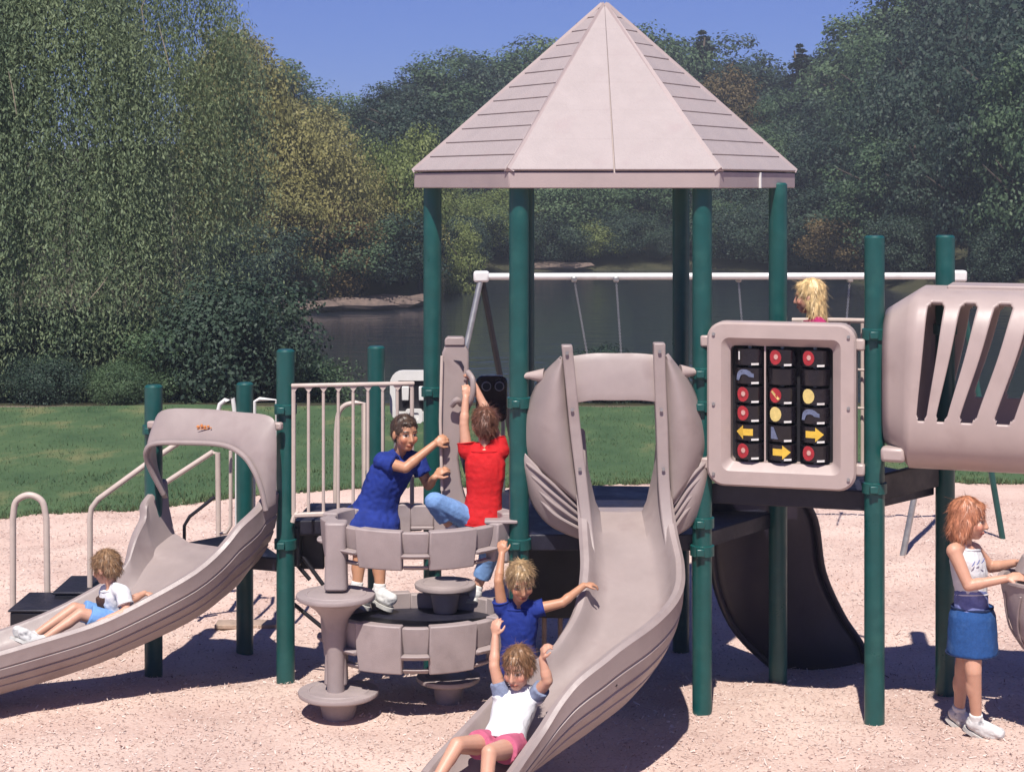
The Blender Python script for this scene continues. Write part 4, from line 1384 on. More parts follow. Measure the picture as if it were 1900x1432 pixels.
# ------------------------------------------------ rear panels
def rear_panels():
    c = P(768, 735, 12.2)
    o = thing('window_panel', c, 'white rounded play panel with small windows behind the railing', 'play panel')
    b = MB()
    ring = lambda w, h, r, y, dz=0: [V((p[0], y, p[1] + dz)) for p in rrect(w, h, r, 5)]
    b.loft([ring(.26, .22, .03, .05), ring(.34, .36, .09, .05), ring(.34, .36, .09, 0), ring(.26, .22, .03, 0), ring(.26, .22, .03, .05)], cap=False)
    b.build('frame', M['white'], o, local=True, sharp=40)
    MB().box((0, .03, 0), (.27, .01, .23)).build('back_sheet', M['dark'], o, local=True)
    for sx in (-.06, .06):
        MB().box((sx, .0, .02), (.05, .03, .10)).build('window_bar', M['white'], o, local=True, bevel=.006)
    q = MB(); q.loft([ring(.07, .05, .01, .02, -.14), ring(.12, .10, .02, .02, -.14), ring(.12, .10, .02, -.01, -.14), ring(.07, .05, .01, -.01, -.14), ring(.07, .05, .01, .02, -.14)], cap=False)
    q.build('small_window', M['white'], o, local=True, sharp=40)
    for sx in (-.13, .13):
        MB().tube([(sx, .03, -.18), (sx, .03, DECK_Z - c.z - .05)], .015, 8).build('leg', M['steel'], o, local=True)
    c = P(912, 740, 12.0)
    o = thing('dial_panel', c, 'black panel with two round dials behind the boy in red', 'play panel')
    MB().slab(rrect(.22, .32, .05, 5), .06).build('panel', M['black'], o, local=True, bevel=.01)
    for sx in (-.035, .055):
        MB().add(*(lambda q: (q.v, q.f))(MB().tube([(sx, .0, .09), (sx, -.025, .09)], .034, 20))).build('dial', M['dark'], o, local=True)
        rg = [(sx + .03 * math.cos(a), -.027, .09 + .03 * math.sin(a)) for a in np.linspace(0, 6.2832, 21)]
        MB().tube(rg, .0035, 6, False).build('dial_ring', M['steel'], o, local=True)
    for sx in (-.08, .08):
        MB().tube([(sx, .03, -.15), (sx, .03, DECK_Z - c.z - .05)], .015, 8).build('leg', M['steel'], o, local=True)
    # rail behind the blonde child
    a, b = P(1555, 594, 11.35), P(1640, 596, 11.1)
    o = thing('rear_guard_rail', (a.x, a.y, HIGH_Z), 'pinkish guard rail behind the blonde child at the high deck', 'railing')
    MB().tube([P(1470, 594, 11.45), a, b], .016, 10).build('top_rail', M['rail'], o)
    for px in (1600, 1575, 1490):
        p = P(px, 596, 11.3); MB().tube([p, (p.x, p.y, HIGH_Z - .03)], .011, 8).build('baluster', M['rail'], o)
    for pz in (2.0, 1.75):
        MB().tube([P(1575, 594, 11.3) * 1.0 + V((0, 0, pz - P(1575, 594, 11.3).z)), P(1625, 594, 11.2) + V((0, 0, pz - P(1625, 594, 11.2).z))], .008, 8).build('cross_bar', M['rail'], o)


rear_panels()

# ------------------------------------------------ steps and handrails on the left
def steps():
    o = thing('entry_steps', (-3.1, 12.2, 0), 'dark box steps leading up behind the left slide', 'steps')
    for (px0, px1, ytop, d0, d1) in ((18, 125, 1135, 11.75, 12.25), (100, 215, 1118, 12.05, 12.55)):
        a, b = P(px0, ytop, d0), P(px1, ytop, d0)
        z = a.z if px0 < 50 else a.z + .06
        MB().box(((a.x + b.x) / 2, (d0 + d1) / 2, z / 2 - .05), (b.x - a.x, d1 - d0, z + .1)).build('step', M['dark'], o, bevel=.015)
        MB().box(((a.x + b.x) / 2, (d0 + d1) / 2, z + .008), (b.x - a.x + .02, d1 - d0 + .02, .016)).build('tread', M['deck'], o, bevel=.006)
    def rail(name, pts, r, label, m='rail'):
        q = [V(p) for p in pts]
        t = thing(name, (q[0].x, q[0].y, min(p.z for p in q)), label, 'handrail')
        MB().tube(q, r, 12).build('pipe', M[m], t)
        return t
    rail('handrail', [P(24, 1180, 12.3)] + [V(p) for p in catmull([P(24, 960, 12.3), P(30, 930, 12.3), P(54, 918, 12.3), P(78, 930, 12.3), P(86, 962, 12.3)], 5)] + [P(88, 1110, 12.3)], .023, 'beige hoop handrail at the far left of the steps')
    rail('handrail', [P(167, 1150, 12.2), P(167, 960, 12.2), P(170, 942, 12.2), P(182, 926, 12.2), P(270, 862, 12.25), P(330, 822, 12.3)], .020, 'beige bent handrail rising behind the left slide')
    rail('handrail', [P(300, 900, 13.0), P(395, 838, 13.0), P(404, 840, 13.0), P(406, 1040, 13.0)], .020, 'beige handrail seen through the left slide hood')
    rail('handrail', [P(428, 836, 12.9), P(428, 975, 12.9), P(420, 988, 12.9), P(408, 990, 12.9)], .014, 'thin pinkish pipe seen through the left slide hood')
    rail('handrail', [P(342, 1040, 12.7), P(342, 975, 12.7), P(352, 958, 12.7), P(398, 922, 12.7)], .013, 'dark thin handrail low in the left slide hood opening', 'dark')
    rail('handrail', [P(404, 766, 12.6), P(408, 750, 12.6), P(418, 742, 12.6), P(432, 739, 12.6), P(440, 800, 12.6), P(440, 1000, 12.6)], .016, 'pale curved grab bar left of the short green post', 'white')
    rail('handrail', [P(470, 1010, 12.5), P(472, 745, 12.5), P(482, 740, 12.5), P(514, 742, 12.5), P(516, 1000, 12.5)], .014, 'pale square grab bar right of the short green post', 'white')
    rail('handrail', [P(622, 970, 12.6)] + [V(p) for p in catmull([P(624, 800, 12.6), P(628, 768, 12.6), P(640, 752, 12.6), P(660, 747, 12.6)], 4)] + [P(675, 748, 12.6), P(676, 970, 12.6)], .018, 'beige arched grab bar behind the guard railing bars')
    # low timber bench in the fibre behind the left slide
    t = thing('low_bench', tuple(P(458, 1200, 12.9)), 'low tan timber bench on the ground behind the left slide', 'bench')
    c = P(458, 1158, 12.9)
    MB().box((c.x, c.y, c.z), (.46, .16, .035)).build('seat', M['timber'], t, bevel=.008)
    for dx in (-.20, .20):
        MB().box((c.x + dx, c.y, c.z - .15), (.035, .12, .26)).build('leg', M['timber'], t, bevel=.006)


steps()

# ------------------------------------------------ swing set
def swings():
    o = thing('swing_set', tuple(P(1335, 1000, 15.4)), 'white beamed swing set standing behind the play tower', 'swing set')
    l, r = P(893, 513, 15.6), P(1778, 512, 15.3)
    MB().tube([l, r], .030, 14).build('top_beam', M['white'], o)
    for q in (l, r):
        MB().box(q, (.14, .10, .10)).build('end_fitting', M['white'], o, bevel=.02)
    zg = -.12
    for top, b, m in ((l, P(778, 1000, 15.0), 'steel'), (l, P(985, 985, 16.2), 'dark'), (r, P(1670, 1030, 14.95), 'steel'), (r, P(1864, 1000, 15.7), 'green')):
        MB().tube([top, (b.x, b.y, zg)], .028, 12).build('leg', M[m], o)
    for i, (px0, px1) in enumerate(((1065, 1098), (1143, 1156), (1370, 1385), (1577, 1562))):
        a = P(px0, 516, 15.5); b = P(px1, 706, 15.3)
        MB().box(a + V((0, 0, -.01)), (.05, .07, .05)).build('hanger', M['steel'], o, bevel=.01)
        n = 60
        q = MB()
        for k in range(n):
            c = a.lerp(b, (k + .5) / n); w = .012
            t = V((0, .006, 0)) if k % 2 else V((.006, 0, 0))
            h = (a - b) / n * .62
            q.tube([c - h * .9 + t, c + h * .9 + t], .0035, 4); q.tube([c - h * .9 - t, c + h * .9 - t], .0035, 4)
        q.build('chain', M['steel'], o)
    for x0, x1 in ((1098, 1156), (1385, 1562)):
        a, b = P(x0, 708, 15.3), P(x1, 708, 15.3)
        if x0 < 1300:
            MB().loft([[p + V((0, dy, dz)) for dy, dz in ((-.07, .008), (.07, .008), (.07, -.008), (-.07, -.008))] for p in (a, a.lerp(b, .3) + V((0, 0, -.05)), a.lerp(b, .7) + V((0, 0, -.05)), b)]).build('seat', M['black'], o, bevel=.004)


swings()

# white slim pole behind the front right tower post
wp = MB().tube([P(1289, 900, 11.9), (P(1289, 900, 11.9).x, 11.9, -.3)], .022, 12).build('fire_pole', M['white'])
tag(wp, 'slim white pole just left of the front right tower post', 'pole')

# play bowl on the right
def bowl():
    c = P(1950, 1078, 9.95)
    o = thing('play_bowl', (c.x, c.y, gz(c.x, c.y)), 'grey plastic play bowl on a stand touched by the girl in the skirt', 'play bowl')
    r = .285
    MB().lathe(c, [(.05, -.42), (.14, -.40), (.21, -.30), (.25, -.18), (r - .01, -.06), (r, 0), (r + .012, .006), (r + .012, .02), (r - .02, .02), (r - .03, -.02), (.20, -.2), (.08, -.33)], 40).build('bowl', M['plastic_grey'], o)
    for k in range(5):
        a = R(190 + 28 * k)
        pts = [c + V((math.cos(a - .15 * t) * rr, math.sin(a - .15 * t) * rr, z)) for t, (rr, z) in enumerate(((.288, -.05), (.262, -.16), (.226, -.28), (.15, -.4)))]
        MB().tube([V(q) for q in catmull(pts, 4)], .006, 6).build('moulded_rib', M['plastic_grey'], o)
    MB().lathe((c.x, c.y, 0), [(.05, gz(c.x, c.y) - .2), (.05, c.z - .36)], 20).build('stand', M['green'], o)
    MB().lathe(c, [(.19, .0), (.20, .06), (.16, .14), (.05, .17)], 28).build('lid', M['plastic_grey'], o)
    MB().lathe(c + V((0, 0, .16)), [(.10, 0), (.13, .03), (.09, .07), (.02, .08)], 24).build('knob', M['black'], o)


bowl()

# ================================================================== people
def remesh(b, voxel, smooth=4, name='m'):
    me = bpy.data.meshes.new('tmp')
    me.from_pydata([tuple(v) for v in b.v], [], b.f)
    bm = bmesh.new(); bm.from_mesh(me); bmesh.ops.recalc_face_normals(bm, faces=bm.faces); bm.to_mesh(me); bm.free()
    o = bpy.data.objects.new('tmp', me); scene.collection.objects.link(o)
    md = o.modifiers.new('r', 'REMESH'); md.mode = 'VOXEL'; md.voxel_size = voxel; md.use_smooth_shade = True
    if smooth:
        ms = o.modifiers.new('s', 'SMOOTH'); ms.factor = 0.5; ms.iterations = smooth
    dg = bpy.context.evaluated_depsgraph_get()
    ev = o.evaluated_get(dg)
    out = bpy.data.meshes.new_from_object(ev)
    out.name = name
    bpy.data.objects.remove(o); bpy.data.meshes.remove(me)
    return out


def mesh_obj(name, me, m, parent):
    off = ORG[parent.name]
    me.transform(Matrix.Translation(-off))
    me.materials.clear(); me.materials.append(m)
    me.polygons.foreach_set('use_smooth', [True] * len(me.polygons))
    o = link(bpy.data.objects.new(name, me), parent)
    ORG[o.name] = off
    return o


def wrinkle(me, amp, sc, seed=0.0, stretch=(1, 1, 1)):
    co = np.empty(len(me.vertices) * 3, np.float32); me.vertices.foreach_get('co', co)
    no = np.empty(len(me.vertices) * 3, np.float32); me.vertex_normals.foreach_get('vector', no)
    co, no = co.reshape(-1, 3), no.reshape(-1, 3)
    s = V(stretch)
    w = np.array([noise.noise(V((c[0] * sc * s.x + seed, c[1] * sc * s.y, c[2] * sc * s.z))) + .5 * noise.noise(V((c[0] * sc * 2.3 + seed, c[1] * sc * 2.3, c[2] * sc * 2.3 + 9))) for c in co])
    co += no * (w * amp)[:, None]
    me.vertices.foreach_set('co', co.ravel()); me.update()


def skin_mat(name, tone):
    m, n, l, b = new_mat(name)
    at = n.new('ShaderNodeAttribute'); at.attribute_name = 'paint'
    tc = n.new('ShaderNodeTexCoord'); nz = n.new('ShaderNodeTexNoise'); nz.inputs['Scale'].default_value = 22; nz.inputs['Detail'].default_value = 5
    l.new(tc.outputs['Object'], nz.inputs['Vector'])
    rp = n.new('ShaderNodeValToRGB'); rp.color_ramp.elements[0].color = (.86, .80, .78, 1); rp.color_ramp.elements[1].color = (1.08, 1.04, 1.02, 1)
    l.new(nz.outputs[0], rp.inputs[0])
    mx = n.new('ShaderNodeMix'); mx.data_type = 'RGBA'; mx.blend_type = 'MULTIPLY'; mx.inputs[0].default_value = 1
    l.new(at.outputs['Color'], mx.inputs[6]); l.new(rp.outputs[0], mx.inputs[7]); l.new(mx.outputs[2], b.inputs['Base Color'])
    b.inputs['Roughness'].default_value = .5
    b.inputs['Subsurface Weight'].default_value = .12
    b.inputs['Subsurface Radius'].default_value = (.012, .005, .003)
    b.inputs['Subsurface Scale'].default_value = .6
    return m


SKIN = skin_mat('skin', None)


def cloth(name, col, rough=.85, var=.10, scale=14, bump=.25, bs=60, **k):
    return mat(name, col, rough, var, scale, bump, bs, .2, **k)


def frame3(f, up):
    f = V(f).normalized(); r = f.cross(V(up)).normalized(); u = r.cross(f).normalized()
    return f, r, u, Matrix((r, f, u)).transposed()       # columns: right, forward, up


def add_hand(b, wr, d, nrm, k, curl=.5, thumb=1):
    """palm and five fingers; d finger direction, nrm the palm's facing"""
    d = V(d).normalized(); nrm = V(nrm); nrm = (nrm - d * nrm.dot(d)).normalized(); s = d.cross(nrm).normalized()
    m = Matrix((s, nrm, d)).transposed()
    b.ell(wr + d * .036 * k, (.030 * k, .014 * k, .042 * k), m, 12, 8)
    for i, (o, L) in enumerate(((-.0255, .050), (-.0088, .058), (.0085, .055), (.025, .043))):
        base = wr + d * (.062 * k - abs(o) * .25) + s * (o * k)
        a1 = curl * .7; a2 = curl * 1.9
        d1 = (d * math.cos(a1) + nrm * math.sin(a1) + s * o * 3.0).normalized()
        d2 = (d * math.cos(a2) + nrm * math.sin(a2)).normalized()
        p1 = base + d1 * (L * .55 * k); p2 = p1 + d2 * (L * .5 * k)
        b.caps(base - d1 * .012 * k, p1, .0078 * k, .0070 * k, 8); b.caps(p1, p2, .0070 * k, .0060 * k, 8)
    t0 = wr + d * .020 * k + s * (-.022 * k * thumb)
    td = (d * .65 - s * .75 * thumb + nrm * .35).normalized()
    t1 = t0 + td * .030 * k; t2 = t1 + (d * .8 - s * .25 * thumb + nrm * .5 * curl).normalized() * .026 * k
    b.caps(t0, t1, .0105 * k, .0085 * k, 8); b.caps(t1, t2, .0085 * k, .0068 * k, 8)


def ell_ring(c, ax, ay, n=20, p=2.3):
    out = []
    for j in range(n):
        a = 2 * math.pi * j / n
        ca, sa = math.cos(a), math.sin(a)
        k = (abs(ca) ** p + abs(sa) ** p) ** (-1 / p)
        out.append(c + ax * (ca * k) + ay * (sa * k))
    return out


TORSO = [(-.20, .060, .055), (-.10, .100, .080), (0, .112, .085), (.18, .104, .078), (.38, .095, .072), (.62, .108, .080), (.80, .114, .076), (.92, .098, .064), (1.0, .060, .050)]


def torso_rings(J, k, t0, t1, grow, flare=0.0, front_fix=None):
    hip = (J['hipR'] + J['hipL']) / 2; nk = J['neck']
    sp = nk - hip
    lh = (J['hipL'] - J['hipR']).normalized(); lsx = (J['shL'] - J['shR']).normalized()
    rings = []
    ts = sorted(set([t0, t1] + [t for t, _, _ in TORSO if t0 < t < t1]))
    bend = V(J.get('bend', (0, 0, 0)))
    for t in ts:
        w = float(np.interp(t, [q[0] for q in TORSO], [q[1] for q in TORSO])) * k + grow
        d = float(np.interp(t, [q[0] for q in TORSO], [q[2] for q in TORSO])) * k + grow
        if t < .2 and flare: w += flare * (.2 - t); d += flare * (.2 - t)
        lat = lh.lerp(lsx, min(max(t, 0), 1)).normalized()
        fr = lat.cross(sp).normalized(); lat = sp.normalized().cross(fr) * -1 if False else lat
        c = hip + sp * t + bend * math.sin(math.pi * min(max(t, 0), 1))
        rings.append(ell_ring(c, lat * w, fr * d))
    return rings


def cone(b, p0, p1, r0, r1, n=16, mid=None):
    """flat-ended tapered tube for sleeves and legs"""
    p0, p1 = V(p0), V(p1)
    t = (p1 - p0).normalized(); ref = V((0, 0, 1)) if abs(t.z) < .9 else V((1, 0, 0))
    u = (ref - t * ref.dot(t)).normalized(); w = t.cross(u)
    b.loft([ell_ring(p0, u * r0, w * r0, n, 2), ell_ring(p1, u * r1, w * r1, n, 2)])


def person(label, J, k=1.0, tone=(.62, .36, .25), hk=None, hair=None, eye=(.05, .03, .02)):
    """J joints in world space; builds the body mesh; returns root and head frame"""
    hk = hk or k
    low = min(J[q].z for q in ('anR', 'anL', 'hipR', 'hipL'))
    hipc = (J['hipR'] + J['hipL']) / 2
    o = thing('person', (hipc.x, hipc.y, low), label, 'person')
    b = MB()
    b.loft(torso_rings(J, k, -.20, 1.0, 0))
    c = J['head']; f, r, u, m = frame3(J['f'], J.get('up', (0, 0, 1)))
    h = hk
    b.ell(c + u * .022 * h - f * .004 * h, (.073 * h, .090 * h, .084 * h), m, 20, 14)           # skull
    b.ell(c - u * .030 * h + f * .022 * h, (.060 * h, .066 * h, .070 * h), m, 18, 12)            # face
    b.ell(c - u * .078 * h + f * .045 * h, (.034 * h, .036 * h, .026 * h), m, 14, 10)            # chin
    b.caps(c + f * .086 * h + u * .002 * h, c + f * .099 * h - u * .030 * h, .008 * h, .012 * h, 10)   # nose
    b.ell(c + f * .093 * h - u * .034 * h, (.015 * h, .010 * h, .009 * h), m, 10, 8)
    for s in (-1, 1):
        b.ell(c + r * (s * .073 * h) - u * .012 * h - f * .004 * h, (.010 * h, .019 * h, .029 * h), m, 10, 8)
        b.ell(c + r * (s * .034 * h) - u * .028 * h + f * .060 * h, (.026 * h, .024 * h, .026 * h), m, 10, 8)   # cheeks
        b.ell(c + r * (s * .028 * h) + u * .020 * h + f * .070 * h, (.026 * h, .016 * h, .010 * h), m, 10, 8)   # brow
    b.ell(c - u * .062 * h + f * .080 * h, (.022 * h, .013 * h, .010 * h), m, 10, 8)             # lips
    b.caps(J['neck'] - (c - J['neck']) * .2, c - u * .055 * h - f * .012 * h, .041 * k, .039 * h)
    for s in 'RL':
        sh, el, wr = J['sh' + s], J['el' + s], J['wr' + s]
        b.caps(J['neck'].lerp(sh, .35), sh, .040 * k, .043 * k)
        b.caps(sh, el, .041 * k, .031 * k); b.caps(el, wr, .032 * k, .022 * k)
        b.ell(el.lerp(wr, .25), (.033 * k, .033 * k, .06 * k), (wr - el).to_track_quat('Z', 'Y').to_matrix(), 12, 8)
        add_hand(b, wr, J.get('hd' + s, wr - el), J.get('hn' + s, V((0, 0, -1))), k, J.get('curl' + s, .5), J.get('th' + s, 1))
        hp, kn, an = J['hip' + s], J['kn' + s], J['an' + s]
        b.caps(hp, kn, .066 * k, .045 * k, 14); b.caps(kn, an, .044 * k, .028 * k, 14)
        fw = (J['to' + s] - an)
        back = (kn - an).normalized().cross((kn - hp)).normalized()
        cal = kn.lerp(an, .33); bb = -V((fw.x, fw.y, 0)).normalized() * .008 * k if fw.length > 0 else V((0, 0, 0))
        b.ell(cal + bb, (.040 * k, .040 * k, .080 * k), (kn - an).to_track_quat('Z', 'Y').to_matrix(), 12, 10)
        b.caps(an - V((0, 0, .012 * k)), J['to' + s], .030 * k, .020 * k)
    me = remesh(b, .0052, 3, 'body')
    n = len(me.vertices)
    co = np.empty(n * 3, np.float32); me.vertices.foreach_get('co', co); co = co.reshape(-1, 3)
    col = np.tile(np.array([*tone, 1.0], np.float32), (n, 1))
    rel = co - np.array(c)
    X, F, U = rel @ np.array(r) / h, rel @ np.array(f) / h, rel @ np.array(u) / h
    face = (F > .03) & (np.abs(X) < .08) & (np.abs(U) < .12)
    def blob(cx, cu, wx, wu, colr, amt=1.0, soft=False):
        q = ((X - cx) / wx) ** 2 + ((U - cu) / wu) ** 2
        a = (np.clip(1.4 - q, 0, 1) if soft else (q < 1).astype(float)) * face * amt
        col[:, :3] = col[:, :3] * (1 - a[:, None]) + np.array(colr) * a[:, None]
    t = np.array(tone)
    for s in (-1, 1):
        blob(s * .040, -.030, .024, .020, t * np.array([1.12, .78, .76]), .55, True)
        blob(s * .030, .001, .019, .012, t * .55, .6, True)
        blob(s * .030, .000, .0155, .0080, (.62, .58, .55))
        blob(s * .029, .000, .0080, .0085, eye)
        blob(s * .031, .024, .021, .0055, np.array(hair if hair else (.1, .07, .05)) * .6)
    blob(0, -.064, .026, .0095, (t[0] * .82, t[1] * .42, t[2] * .42))
    blob(0, -.0635, .021, .0028, t * .25)
    for s in (-1, 1): blob(s * .007, -.040, .0035, .003, t * .3)
    ca = me.color_attributes.new('paint', 'FLOAT_COLOR', 'POINT')
    ca.data.foreach_set('color', col.ravel())
    mesh_obj('body', me, SKIN, o)
    return o, (c, f, r, u, m, h)


def hair_mat(name, col):
    m, n, l, b = new_mat(name)
    tc = n.new('ShaderNodeTexCoord'); nz = n.new('ShaderNodeTexNoise'); nz.inputs['Scale'].default_value = 45; nz.inputs['Detail'].default_value = 6
    mp = n.new('ShaderNodeMapping'); mp.inputs['Scale'].default_value = (1, 1, .35)
    l.new(tc.outputs['Object'], mp.inputs[0]); l.new(mp.outputs[0], nz.inputs['Vector'])
    rp = n.new('ShaderNodeValToRGB'); c = np.array(col)
    rp.color_ramp.elements[0].position = .3; rp.color_ramp.elements[1].position = .7
    rp.color_ramp.elements[0].color = (*(c * .45), 1); rp.color_ramp.elements[1].color = (*np.clip(c * 1.35, 0, 1), 1)
    l.new(nz.outputs[0], rp.inputs[0]); l.new(rp.outputs[0], b.inputs['Base Color']); b.inputs['Roughness'].default_value = .45
    bp = n.new('ShaderNodeBump'); bp.inputs['Strength'].default_value = .6; bp.inputs['Distance'].default_value = .006
    l.new(nz.outputs[0], bp.inputs['Height']); l.new(bp.outputs[0], b.inputs['Normal'])
    return m


def add_hair(o, H, col, style='short', seed=1):
    c, f, r, u, m, h = H
    b = MB()
    vol = {'short': .005, 'tousled': .006, 'curly': .010, 'bob': .008, 'long': .006}[style]
    b.ell(c + u * .030 * h - f * .014 * h, ((.077 + vol) * h, (.089 + vol) * h, (.083 + vol) * h), m, 20, 14)
    b.ell(c + u * .000 * h - f * .045 * h, ((.070 + vol) * h, (.056 + vol) * h, (.070 + vol) * h), m, 18, 12)
    # fringe
    b.ell(c + u * .072 * h + f * .046 * h, (.058 * h, .038 * h, (.018 if style == 'short' else .026) * h), m, 14, 10)
    if style == 'bob':
        for s in (-1, 1):
            b.ell(c + r * (s * .068 * h) - u * .035 * h - f * .020 * h, (.026 * h, .055 * h, .085 * h), m, 14, 10)
        b.ell(c - u * .055 * h - f * .060 * h, (.080 * h, .050 * h, .085 * h), m, 16, 12)
        b.ell(c - u * .085 * h - f * .045 * h, (.085 * h, .055 * h, .050 * h), m, 16, 12)
    if style == 'long':
        b.ell(c - u * .10 * h - f * .062 * h, (.066 * h, .036 * h, .15 * h), m, 16, 12)
        for s in (-1, 1):
            b.ell(c + r * (s * .066 * h) - u * .06 * h - f * .022 * h, (.020 * h, .042 * h, .11 * h), m, 14, 10)
    me = remesh(b, .0075, 2, 'hair')
    wrinkle(me, .006 * h if style != 'curly' else .011 * h, 38, seed, (1, 1, .4) if style in ('bob', 'long') else (1, 1, 1))
    # loose locks lying over the surface
    n0 = len(me.vertices)
    co = np.empty(n0 * 3, np.float32); me.vertices.foreach_get('co', co); co = co.reshape(-1, 3)
    no = np.empty(n0 * 3, np.float32); me.vertex_normals.foreach_get('vector', no); no = no.reshape(-1, 3)
    rr = random.Random(seed); vs, fs = [], []
    crown = c + u * .10 * h - f * .03 * h
    for i in range(900 if style == 'short' else 1700):
        j = rr.randrange(n0); p, q = V(co[j]), V(no[j])
        away = (p - crown); fl = (away - q * away.dot(q))
        if fl.length < 1e-4: continue
        fl = (fl.normalized() * .6 - V(u) * (.9 if style in ('bob', 'long') else .45)); fl = (fl - q * fl.dot(q) * .9).normalized()
        fl = (fl + V((rr.gauss(0, .3), rr.gauss(0, .3), rr.gauss(0, .3)))).normalized()
        fly = i % 6 == 0 and style != 'short'
        L = rr.uniform(.025, .05) * h * (.5 if style == 'short' else 1) * (1.5 if fly else 1); w = rr.uniform(.0007, .0018) * h; sd = fl.cross(q).normalized()
        bse = len(vs)
        if fly: w *= .5; fl = (fl + q * .35).normalized()
        lift = .003 * h if style in ('short', 'bob', 'long') else .007 * h
        for t, ww in ((0, 1), (.5, .8), (1, .1)):
            e = p + fl * L * t + q * (.001 + lift * math.sin(t * 2.2)); vs += [e - sd * w * ww, e + sd * w * ww]
        fs += [(bse, bse + 1, bse + 3, bse + 2), (bse + 2, bse + 3, bse + 5, bse + 4)]
    bm = bmesh.new(); bm.from_mesh(me)
    bv = [bm.verts.new(v) for v in vs]
    for q in fs: bm.faces.new([bv[i] for i in q])
    bm.to_mesh(me); bm.free()
    return mesh_obj('hair', me, hair_mat('hair_colour', col), o)


def shirt(o, J, k, m, hem=-.08, top=.985, sleeve=.55, grow=.014, flare=.05, name='shirt', amp=.006, both=True):
    b = MB(); b.loft(torso_rings(J, k, hem, top, grow, flare))
    for s in 'RL':
        sh, el = J['sh' + s], J['el' + s]
        if sleeve > 0:
            b.caps(J['neck'].lerp(sh, .32), sh, .052 * k, .053 * k)
            e = sh.lerp(el, min(sleeve, .97))
            cone(b, sh - (el - sh) * .05, e, .050 * k + .004, .046 * k + .010)
        else:
            b.caps(J['neck'].lerp(sh, .5), J['neck'].lerp(sh, .72), .040 * k, .036 * k)
    me = remesh(b, .0072, 3, name); wrinkle(me, amp, 15, random.random() * 9, (1, 1, .28))
    so = mesh_obj(name, me, m, o)
    for t, nm, rr in ((hem, 'hem', .0045), (top - .015, 'collar', .006)):
        rg = torso_rings(J, k, t, t + .001, grow + .001, flare)[0]
        MB().tube(rg + [rg[0]], rr, 6, False).build(nm, m, so)
    if sleeve > .2:
        for s in 'RL':
            sh, el = J['sh' + s], J['el' + s]; e = sh.lerp(el, min(sleeve, .97) - .01); t_ = (el - sh).normalized()
            ref = V((0, 0, 1)) if abs(t_.z) < .9 else V((1, 0, 0)); u_ = (ref - t_ * ref.dot(t_)).normalized(); w_ = t_.cross(u_)
            rg = ell_ring(e, u_ * (.046 * k + .0095), w_ * (.046 * k + .0095), 18, 2); MB().tube(rg + [rg[0]], .0035, 6, False).build('cuff', m, so)
    return so


def legs(o, J, k, m, frac=.5, name='shorts', grow=.012, amp=.004):
    """frac: 0..1 thigh, 1..2 shin"""
    b = MB(); b.loft(torso_rings(J, k, -.19, .22, grow))
    for s in 'RL':
        hp, kn, an = J['hip' + s], J['kn' + s], J['an' + s]
        b.caps(hp, hp.lerp(kn, .3), .068 * k + grow, .062 * k + grow)
        if frac <= 1: cone(b, hp, hp.lerp(kn, frac), .068 * k + grow, .056 * k + grow + .010)
        else:
            b.caps(hp, kn, .066 * k + grow, .050 * k + grow)
            cone(b, kn - (an - kn) * .05, kn.lerp(an, frac - 1), .050 * k + grow, .040 * k + grow + .006)
    me = remesh(b, .0072, 3, name); wrinkle(me, amp, 16, random.random() * 9)
    return mesh_obj(name, me, m, o)


def shoes(o, J, k, ms, msock, sock=.22):
    for s in 'RL':
        an, to, kn = J['an' + s], J['to' + s], J['kn' + s]
        d = to - an; d = V((d.x, d.y, d.z)); fd = d.normalized()
        up = (kn - an); up = (up - fd * up.dot(fd)).normalized(); sd = fd.cross(up)
        mm = Matrix((sd, fd, up)).transposed()
        L = d.length + .05 * k
        if msock:
            b = MB(); cone(b, an.lerp(kn, sock), an - up * .02, .037 * k, .037 * k); me = remesh(b, .006, 2, 'sock'); mesh_obj('sock', me, msock, o)
        mid = an - up * .035 * k + fd * (L * .30)
        b = MB()
        b.caps(an - up * .016 * k - fd * .012, to - up * .004 * k + fd * .006, .042 * k, .034 * k, 14); b.ell(an - up * .004 * k - fd * .004, (.040 * k, .044 * k, .048 * k), mm, 14, 10)
        b.ell(mid + up * .004 * k, (.041 * k, L * .56, .032 * k), mm, 18, 12)
        me = remesh(b, .006, 2, 'shoe'); wrinkle(me, .003, 40, 3)
        so = mesh_obj('shoe', me, ms, o)
        # sole and laces
        q = mid - up * .028 * k
        rg = lambda z: [q + mm @ V((.043 * k * math.cos(a) * (1 + .12 * math.sin(a)), L * .60 * math.sin(a), z)) for a in np.linspace(0, 2 * math.pi, 24, endpoint=False)]
        MB().loft([rg(-.014 * k), rg(.008 * k)]).build('sole', M['sole'], so)
        for t in (.0, .3, .6):
            e = mid + fd * (L * (.02 + .22 * t)) + up * (.036 - .010 * t) * k
            MB().tube([e - sd * .022 * k - up * .006, e + up * .002, e + sd * .022 * k - up * .006], .0035, 6).build('lace', M['shoe_mark'], so)


